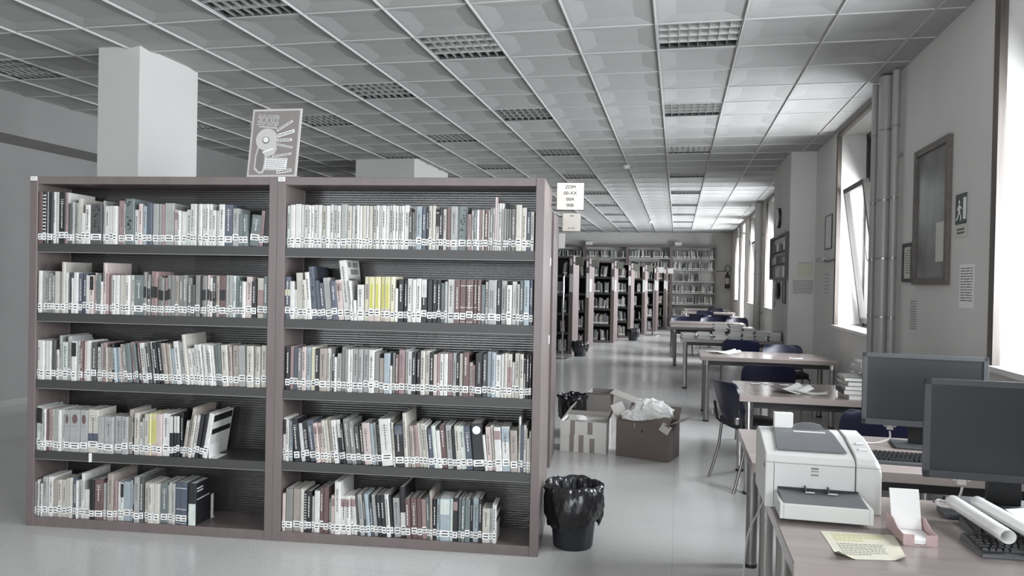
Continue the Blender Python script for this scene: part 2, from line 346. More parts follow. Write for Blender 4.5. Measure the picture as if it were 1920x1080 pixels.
# ------------------------------------------------------------------ windows
def window(i, y0, y1, z0, z1, open_far=False, door=False):
    fx = WX+WT-0.10; fr = M['frame_dark']; zt = z0+(z1-z0)*0.73 if not door else z1-0.45; ym = (y0+y1)/2
    f = MB()
    for a, b_ in ((y0, y0+0.05), (y1-0.05, y1), (ym-0.03, ym+0.03)): f.box(fx, a, z0, fx+0.07, b_, z1, fr)
    for a, b_ in ((z0, z0+0.05), (z1-0.05, z1), (zt-0.03, zt+0.03)): f.box(fx, y0, a, fx+0.07, y1, b_, fr)
    w = struct(f.build('window_%d' % i))
    g = MB()
    for a, b_ in ((y0+0.05, ym-0.03), (ym+0.03, y1-0.05)): g.box(fx+0.03, a, zt+0.03, fx+0.036, b_, z1-0.05, M['glass'])
    g.build('window_pane', w)
    for k, (a, b_) in enumerate(((y0+0.05, ym-0.03), (ym+0.03, y1-0.05))):
        H = zt-0.03-z0-0.05; wd = b_-a
        s = MB(); t = 0.055
        s.box(-0.03, 0, 0, 0.03, t, H, fr); s.box(-0.03, wd-t, 0, 0.03, wd, H, fr); s.box(-0.03, t, 0, 0.03, wd-t, t, fr); s.box(-0.03, t, H-t, 0.03, wd-t, H, fr)
        tilt = -R_(8.0) if (open_far and k == 1) else 0
        so = s.build('sash', w, (fx-0.01 if tilt else fx+0.02, a, z0+0.055), (0, tilt, 0))
        MB().box(-0.003, t, t, 0.003, wd-t, H-t, M['glass']).build('sash_pane', so)
        if k == 1 or not door:
            MB().cyl((-0.03, 0.03, H*0.42), (-0.055, 0.03, H*0.42), 0.008, M['alu'], n=8).tube([(-0.055, 0.03, H*0.42), (-0.06, 0.045, H*0.44), (-0.07, 0.07, H*0.46), (-0.07, 0.075, H*0.53)], 0.007, M['alu']).build('window_handle', so)
    if not door: MB().box(WX-0.035, y0-0.03, z0-0.022, WX-0.0005, y1+0.03, z0+0.014, M['marble']).box(WX-0.001, y0+0.0005, z0+0.0005, fx-0.002, y1-0.0005, z0+0.014, M['marble']).build('window_sill', w, bevel=0.004)
    if not door: MB().box(fx+0.085, y0, zt-0.02, fx+0.11, y1, z1, M['shutter']).build('roller_shutter', w)
    bd = MB(); e = 0.012
    for a in (y0, y1): bd.box(WX-e, a-0.028, z0, WX+0.03, a+0.028 if a == y0 else a+0.05, z1, M['bead'])
    bd.box(WX-e, y0, z1-0.02, WX+0.03, y1, z1+0.03, M['bead']); bd.build('window_bead', w)
    return w
for i, (y0, y1, z0, z1) in enumerate(WINS): window(i+1, y0, y1, z0, z1, open_far=(i in (3, 5)), door=(i == 6))
for k, (x0, x1) in enumerate(BWINS):
    f = MB(); fr = M['frame_dark']; y = YF-0.15; xm = (x0+x1)/2
    for a, b_ in ((x0, x0+0.05), (x1-0.05, x1), (xm-0.03, xm+0.03)): f.box(a, y, 1.05, b_, y+0.06, 3.1, fr)
    for a, b_ in ((1.05, 1.1), (3.05, 3.1)): f.box(x0, y, a, x1, y+0.06, b_, fr)
    w = struct(f.build('window_%d' % (9+k))); MB().box(x0+0.05, y+0.02, 1.1, x1-0.05, y+0.026, 3.05, M['glass']).build('window_pane', w)
# neighbouring pale brick house beyond the windows
bw = MB().box(7.5, 3.0, -3, 8.0, 26, 2.0, M['brick']).build('neighbour_house'); tag(bw, 'pale brick building seen outside beyond the tilted window', 'building')
# ------------------------------------------------------------------ heating pipes in front of the wall by window
def pipe(x, y, r, label, name='heating_pipe', n=24):
    o = MB(); o.cyl((x, y, 0), (x, y, CEIL-0.02), r, M['pipe'], n=n)
    o = o.build(name, smooth=True); tag(o, label, 'pipe')
    for z in (0.55, 1.25, 1.75, 2.25, 2.85): MB().cyl((x, y, z), (x, y, z+0.012), r+0.003, M['leg_grey'], n=n).build('pipe_joint', o, smooth=True)
    for z in (0.9, 2.6): MB().box(x, y-0.012, z, WX-0.001, y+0.012, z+0.03, M['leg_grey']).build('wall_bracket', o)
pipe(1.715, 6.98, 0.060, 'thick grey vertical pipe beside the tilted window, nearer the framed map')
pipe(1.69, 7.24, 0.030, 'thin grey vertical pipe at the near edge of the tilted window')
pipe(1.69, 17.1, 0.08, 'grey vertical pipe on the window wall far beyond the noticeboard')
pipe(1.74, 6.78, 0.028, 'slim grey pipe tight to the wall beside the thick pipe')
# ------------------------------------------------------------------ ceiling light fixtures
def make_fixture():
    r = empty('ceiling_light')
    f = MB(); s = 0.297; t = 0.012
    for x0, y0, x1, y1 in ((-s, -s, s, -s+t), (-s, s-t, s, s), (-s, -s+t, -s+t, s-t), (s-t, -s+t, s, s-t)): f.box(x0, y0, -0.006, x1, y1, 0.0, M['tbar'])
    f.build('trim_frame', r)
    h = MB(); q = s-t
    h.add([(-q, -q, 0), (q, -q, 0), (q, q, 0), (-q, q, 0), (-q, -q, 0.10), (q, -q, 0.10), (q, q, 0.10), (-q, q, 0.10)], [(4, 5, 6, 7), (0, 1, 5, 4), (1, 2, 6, 5), (2, 3, 7, 6), (3, 0, 4, 7)], M['lamp_in'])
    h.build('housing', r)
    l = MB(); nx, ny = 8, 4
    for i in range(1, nx):
        x = -q+2*q*i/nx; l.add([(x-0.008, -q, 0.055), (x+0.008, -q, 0.055), (x+0.0015, -q, 0.0), (x-0.0015, -q, 0.0), (x-0.008, q, 0.055), (x+0.008, q, 0.055), (x+0.0015, q, 0.0), (x-0.0015, q, 0.0)], [(0, 3, 7, 4), (1, 5, 6, 2), (3, 2, 6, 7)], M['louvre'])
    for j in range(1, ny):
        y = -q+2*q*j/ny; l.add([(-q, y-0.022, 0.06), (-q, y+0.022, 0.06), (-q, y+0.002, 0.0), (-q, y-0.002, 0.0), (q, y-0.022, 0.06), (q, y+0.022, 0.06), (q, y+0.002, 0.0), (q, y-0.002, 0.0)], [(0, 4, 7, 3), (1, 2, 6, 5), (3, 7, 6, 2)], M['louvre'])
    l.build('louvre', r)
    tb = MB()
    for x in (-0.21, -0.07, 0.07, 0.21): tb.cyl((x, -0.27, 0.082), (x, 0.27, 0.082), 0.011, M['white_paint'], n=8)
    tb.build('fluorescent_tube', r, smooth=True)
    return r
fx0 = make_fixture(); first = True
def ordinal(n):
    ones = ['', 'first', 'second', 'third', 'fourth', 'fifth', 'sixth', 'seventh', 'eighth', 'ninth', 'tenth', 'eleventh', 'twelfth', 'thirteenth', 'fourteenth', 'fifteenth', 'sixteenth', 'seventeenth', 'eighteenth', 'nineteenth']
    if n < 20: return ones[n]
    tens = {2: 'twent', 3: 'thirt', 4: 'fort', 5: 'fift', 6: 'sixt', 7: 'sevent'}[n//10]
    return tens+'ieth' if n % 10 == 0 else tens+'y-'+ones[n % 10]
VIS = {}
for a, t in FIX:
    x = GX-0.6*a-0.3; y = GY+0.6*t+0.3
    o = fx0 if first else copy_tree(fx0); first = False
    o.location = (x, y, CEIL); VIS[a] = VIS.get(a, 0)+1
    row = {-1: 'nearest the window wall', 2: 'second from the window wall', 4: 'third from the window wall', 6: 'fourth from the window wall', 9: 'farthest left'}[a]
    tag(o, 'square louvred ceiling light, %s from camera, row %s' % (ordinal(VIS[a]), row), 'ceiling light', 'square louvred lights in the tiled ceiling')
def detector(x, y, lb):
    o = MB().lathe([(0.0, -0.05), (0.032, -0.05), (0.045, -0.035), (0.038, -0.026), (0.055, -0.02), (0.055, 0)], M['white_paint'], 20).build('smoke_detector', loc=(x, y, CEIL-0.002), smooth=True)
    tag(o, lb, 'smoke detector', 'smoke detectors on the ceiling')
detector(-5.03, 8.16, 'white smoke detector on the ceiling left of the standing poster')
detector(-0.82, 11.75, 'white smoke detector on the ceiling above the aisle, nearer one')
detector(-0.84, 22.3, 'white smoke detector on the ceiling far down the aisle')
# ------------------------------------------------------------------ bookcases
ANG = R_(5.774); DX = (math.cos(ANG), math.sin(ANG)); NX = (-math.sin(ANG), math.cos(ANG)); A = (-3.741, 3.699)
def on_row(s, dep, z=0.0, base=A): return (base[0]+DX[0]*s+NX[0]*dep, base[1]+DX[1]*s+NX[1]*dep, z)
def bookcase(name, loc, rz, L, H, D, shelves, label, double=True, th=0.048, board=0.055, back='ribbed', wood='wood', metal='shelf_metal', fascia=0.05, cat='bookcase', group=None):
    r = empty(name, loc, rz, label, cat, group); Dh = D/2
    for x0 in (0.0, L-th):
        b = MB()
        if double:
            b.box(x0, 0, 0, x0+th, Dh-0.04, H, M[wood]); b.box(x0, Dh-0.032, 0, x0+th, D, H, M[wood]); b.box(x0+0.006, Dh-0.04, 0.01, x0+th-0.006, Dh-0.032, H-0.01, M['ink'])
        else: b.box(x0, 0, 0, x0+th, D, H, M[wood])
        b.build('side_panel', r, bevel=0.0025)
    x0, x1 = th, L-th
    MB().box(x0, 0.002, H-0.046, x1, D-0.002, H-0.001, M[wood]).build('top_board', r, bevel=0.002)
    MB().box(x0, 0.002, 0, x1, D-0.002, board, M[wood]).build('bottom_board', r, bevel=0.002)
    yb = Dh-0.02 if double else D-0.012
    MB().box(x0, yb, board, x1, yb+0.006, H-0.046, M[back]).build('back_panel', r)
    for z in shelves:
        def sh(ya, yb_):
            s = MB(); s.box(x0+0.001, ya, z-0.018, x1-0.001, yb_, z, M[metal]); s.box(x0+0.001, ya, z-fascia, x1-0.001, ya+0.012, z-0.018, M[metal])
            s.box(x0+0.001, ya+0.002, z-fascia-0.003, x1-0.001, ya+0.016, z-fascia, M['pipe' if double else metal]); s.build('shelf', r)
        sh(0.006, yb-0.004)
        if double: sh_b = MB().box(x0+0.001, yb+0.012, z-0.03, x1-0.001, D-0.006, z, M[metal]).build('shelf', r)
    return r
Ln = 3.0414; ML = 1.525; D1 = 0.62
ZL = [1.671, 1.262, .866, .447]; ZR = [1.666, 1.262, .86, .454]
bcL = bookcase('bookcase', on_row(0, 0), ANG, ML, 2.066, D1, ZL, 'mauve wooden bookcase full of books, left unit of the near pair, below the pillar')
bcR = bookcase('bookcase', on_row(ML, 0), ANG, Ln-ML, 2.066, D1, ZR, 'mauve wooden bookcase full of books, right unit of the near pair, beside the bin')
for par, x in ((bcL, 0.004), (bcR, 0.004)):
    t = MB().box(x, -0.002, 2.040, x+0.041, 0, 2.064, M['paper']).build('shelf_tag', par); t['label'] = 'small white paper tag on the top corner'
    for k in range(2): MB().box(x+0.006, -0.0026, 2.047+k*0.007, x+0.034, -0.002, 2.049+k*0.007, M['ink_g']).build('tag_print', t)
tg = MB().box(0.40, -0.0045, 0.395, 0.412, 0.006, 0.446, M['paper']).build('paper_strip', bcL); tg['label'] = 'torn white paper strip hanging over the fourth shelf'
# call-number sign boards fixed to the row ends
def row_sign(base_s, dep, base, lines, label, zc, w=0.165, h=0.165, sz=0.03, m='sign'):
    r = empty('aisle_sign', on_row(base_s, dep, zc, base), ANG, label, 'aisle sign')
    MB().box(0.032, 0, -h/2, 0.032+w, 0.006, h/2, M[m]).build('sign_panel', r, bevel=0.001)
    MB().box(0.030, 0.0055, -h/2-0.003, 0.035+w, 0.008, h/2+0.003, M['black']).build('sign_backing', r)
    for z in (-h*0.32, h*0.32): MB().box(0, 0.001, z-0.004, 0.034, 0.007, z+0.004, M['black']).build('bracket', r)
    n = len(lines)
    for i, tx in enumerate(lines):
        if tx: text(tx, sz, M['ink'], r, (0.032+w/2, -0.0003, h*0.34-i*(h*0.68/(n-1))), UP)
    return r
row_sign(Ln, 0.565, A, ['ZDM', '00-XX', '00A', '00B'], 'cream sign reading ZDM 00-XX 00A 00B at the end of the near bookcase', 2.03)
A2 = (-0.983-0.9949*1.55, 5.966-0.1006*1.55)
bc2 = bookcase('bookcase', (A2[0], A2[1], 0), ANG, 1.55+0.0, 2.066, D1, [1.666, 1.262, .86, .454], 'mauve wooden bookcase of the second row, only its end seen behind the near pair', th=0.062)
row_sign(1.555, 0.565, A2, ['00B', '', '01-XX'], 'smaller cream sign reading 00B and 01-XX on the second row end', 2.03, 0.158, 0.158, 0.022)
nt_ = MB().box(1.556, 0.57, 1.80, 1.612, 0.573, 1.93, M['paper_g']).build('notice'); nt_.location = on_row(0, 0, 0, A2); nt_.rotation_euler = (0, 0, ANG); tag(nt_, 'small pale notice hanging just below the smaller cream aisle sign', 'notice')
for z, hh, mm in ((1.60, 0.05, 'paper'), (1.12, 0.05, 'paper'), (0.15, 0.08, 'black')):
    q = MB().box(Ln-ML, 0.54, z, Ln-ML+0.003, 0.58, z+hh, M[mm]).build('end_tag', bcR)
# ------------------------------------------------------------------ books
random.seed(7)
CN = dict(w='white', c='cream', g='pale grey', m='mid grey', d='dark grey', k='black', b='dull blue', t='grey-green', l='light blue-grey', p='mauve', r='dark maroon', q='pale pink', n='beige', y='cream-yellow', v='yellow-lettered cream', e='pale mint', K='black')
DARK = set('dkbrtm')
def put_book(b, x0, w, h, dep, c, lean, y0, stuff=None, X=None, pages=None, lab=None, rnd=random):
    """geometry of one book into builders; spine at local y=0"""
    main = c[0].lower() if c[0] == 'K' else c[0]; mods = c[1:]
    cm = BM[main]; t = min(0.0022, w*0.2)
    if c[0] == 'K': cm = BM['k']
    rr = min(w*0.3, 0.005)
    # covers and rounded spine as one U section prism
    poly = [(0, dep), (0, rr), (rr*0.3, rr*0.3), (rr, 0), (w-rr, 0), (w-rr*0.3, rr*0.3), (w, rr), (w, dep), (w-t, dep), (w-t, rr+t), (t, rr+t), (t, dep)]
    n = len(poly)
    vs = [(x, y, 0) for x, y in poly]+[(x, y, h) for x, y in poly]
    quads = [(0, 1, 10, 11), (1, 2, 10), (2, 3, 10), (3, 4, 9, 10), (4, 5, 9), (5, 6, 9), (6, 7, 8, 9)]
    fs = [q[::-1] for q in quads]+[tuple(n+k for k in q) for q in quads]+[(i, (i+1) % n, n+(i+1) % n, n+i) for i in range(n)]
    b.add(vs, fs, cm, X)
    e = 0.0004
    def band(z0, z1, m): b.box(rr*0.35, -e, z0, w-rr*0.35, rr, z1, m, X)
    ink = BM['w'] if main in DARK else M['ink_g']
    if 'B' in mods: band(h*0.40, h*0.66, BM['k'])
    if 'K' in mods: band(h*0.62, h*0.97, BM['k'])
    if c[0] == 'K': band(h*0.58, h*0.99, BM['w']) if 'w' in mods and w > 0.012 else None
    if 'S' in mods:
        for k in range(14): band(h*(0.06+k*0.066), h*(0.085+k*0.066), BM['w'])
    if 'q' in mods: band(h*0.50, h*0.82, BM['s'] if main != 'y' else BM['q'])
    if 'C' in mods: band(h*0.55, h*0.70, BM['y'])
    if main == 'v':
        b.box(w*0.28, -e*1.5, h*0.30, w*0.62, rr, h*0.84, BM['yel'], X); band(h*0.0, h*0.28, BM['q'])
    if 'w' in mods and c[0] != 'K': band(h*0.62, h*0.97, BM['e']) if main == 'l' else band(h*0.05, h*0.5, BM['w'])
    if 'p' in mods and main in 'wckq': band(h*0.72 if main != 'c' else h*0.1, h*0.92 if main != 'c' else h*0.7, BM['p'])
    if 'l' in mods: band(h*0.66, h*0.98, BM['l'] if main != 'l' else BM['e']); band(0, h*0.12, BM['l'])
    if 'b' in mods: band(h*0.3 if main != 'k' else h*0.75, h*0.45 if main != 'k' else h*0.95, BM['b']); band(h*0.22, h*0.31, BM['b']) if main != 'k' else None
    if 'R' in mods: band(h*0.86, h*0.875, BM['w']); band(h*0.36, h*0.375, BM['w']); band(h*0.03, h*0.04, BM['w'])
    if 'W' in mods: b.box(w*0.05, -e*2, 0.002, w*0.95, rr, h*0.52, BM['e'], X)
    if 'O' in mods:
        cx = w/2; zc = h*0.78; pl = [(cx+w*0.26*math.cos(a), zc+h*0.115*math.sin(a)) for a in [k*math.pi/5 for k in range(10)]]
        b.add([(x, -e, z) for x, z in pl]+[(x, rr, z) for x, z in pl], [tuple(range(10))]+[(i, (i+1) % 10, 10+(i+1) % 10, 10+i) for i in range(10)], BM['r'], X)
        b.box(w*0.2, -e, h*0.60, w*0.8, rr, h*0.605, M['ink_g'], X)
    if 'P' in mods:
        for k in range(16):
            zz = h*(0.3+0.66*rnd.random()); xx = w*(0.2+0.5*rnd.random()); b.box(xx, -e, zz, xx+w*0.16, rr, zz+h*0.03, BM['k' if main != 'k' else 'm'], X)
    if ('T' in mods or rnd.random() < 0.55) and not set('SPOWvMNYEF') & set(mods) and main != 'v':
        z = h*(0.9-0.1*rnd.random()); zend = h*(0.32+0.2*rnd.random()); lw = min(w*(0.38 if 'T' in mods else 0.26), 0.006); xc = w*(0.42+0.1*rnd.random())
        while z > zend:
            ln = 0.004+0.012*rnd.random(); b.box(xc-lw/2, -e, z-ln, xc+lw/2, rr*0.9, z, ink, X); z -= ln+0.0035
        if w > 0.03:
            z = h*0.86
            for k in range(3): b.box(w*0.2, -e, z-0.002, w*0.8, rr*0.9, z, ink, X); z -= 0.012
    if 'Z' in mods: b.box(w-t-0.0002, 0.004, 0.002, w+0.0003, dep-0.001, h-0.001, BM['w'], X)
    if 'X' in mods:      # printed front cover, on the right hand board
        u = w+0.0004; v_ = w-0.0003; dk = BM['k'] if main != 'k' else BM['w']
        if h > 0.3:
            for yy, zz, a_, c_ in ((0.03, 0.88, 0.06, 0.09), (0.11, 0.88, 0.09, 0.09), (0.07, 0.76, 0.13, 0.09), (0.03, 0.64, 0.1, 0.05)): b.box(v_, yy, h*zz, u, yy+a_, h*(zz+c_), BM['m'], X)
        elif main == 'k':
            for z_a, z_b, y_b in ((0.86, 0.89, 0.5), (0.79, 0.82, 0.5), (0.60, 0.625, 0.97)): b.box(v_, 0.01, h*z_a, u, dep*y_b, h*z_b, dk, X)
        else:
            for z_a, z_b, y_b in ((0.80, 0.95, 0.97), (0.52, 0.64, 0.97)): b.box(v_, 0.012, h*z_a, u, dep*y_b, h*z_b, dk, X)
    # pages
    (pages or b).box(t, rr+t, 0.0015, w-t, dep-0.003, h-0.0025, BM['pages'], X)
    # call number label
    lz = 0.018+0.006*rnd.random() if rnd.random() < 0.8 else 0.032; lh = min(0.036, h*0.2); L = lab or b; lm = M['paper']
    if 'W' not in mods:
        L.box(w*0.04, -0.0008, lz, w*0.96, rr*0.9, lz+lh, lm, X); m2 = M['ink']
        zz = lz+lh*0.78
        for k in range(2):
            a = w*(0.16+0.1*rnd.random()); bb = w*(0.72+0.14*rnd.random()); L.box(a, -0.0012, zz-lh*0.17, bb, rr*0.8, zz, m2, X); zz -= lh*0.42
def lean_fix(L, lo, hi):
    tol = 0.0025
    for i, b in enumerate(L):       # left leaning books rest on the one before
        if b[4] < 0:
            pl = L[i-1][4] if i else 0; pe = L[i-1][0]+L[i-1][1] if i else lo; hm = min(b[2], L[i-1][2] if i else b[2])
            lim = math.degrees(math.atan((pe-b[0]-tol+hm*math.tan(R_(min(pl, 0))))/hm)); b[4] = max(b[4], min(lim, 0))
    for i in range(len(L)-1, -1, -1):
        b = L[i]
        if b[4] > 0:
            if i+1 < len(L) and not (L[i+1][0]-(b[0]+b[1]) > 0.06): nx = L[i+1][0]; nl = max(L[i+1][4], 0); hm = min(b[2], L[i+1][2])
            elif i+1 == len(L): nx = hi; nl = 0; hm = b[2]
            else: nx = 99; nl = 0; hm = b[2]
            lim = math.degrees(math.atan((nx-b[0]-b[1]+tol+hm*math.tan(R_(nl)))/hm)); b[4] = min(b[4], max(lim, 0))
SHZ = dict(L1=1.671, L2=1.262, L3=.866, L4=.447, L5=.055, R1=1.666, R2=1.262, R3=.86, R4=.454, R5=.055)
SHN = dict(zip('12345', ('top shelf', 'second shelf', 'third shelf', 'fourth shelf', 'bottom board')))
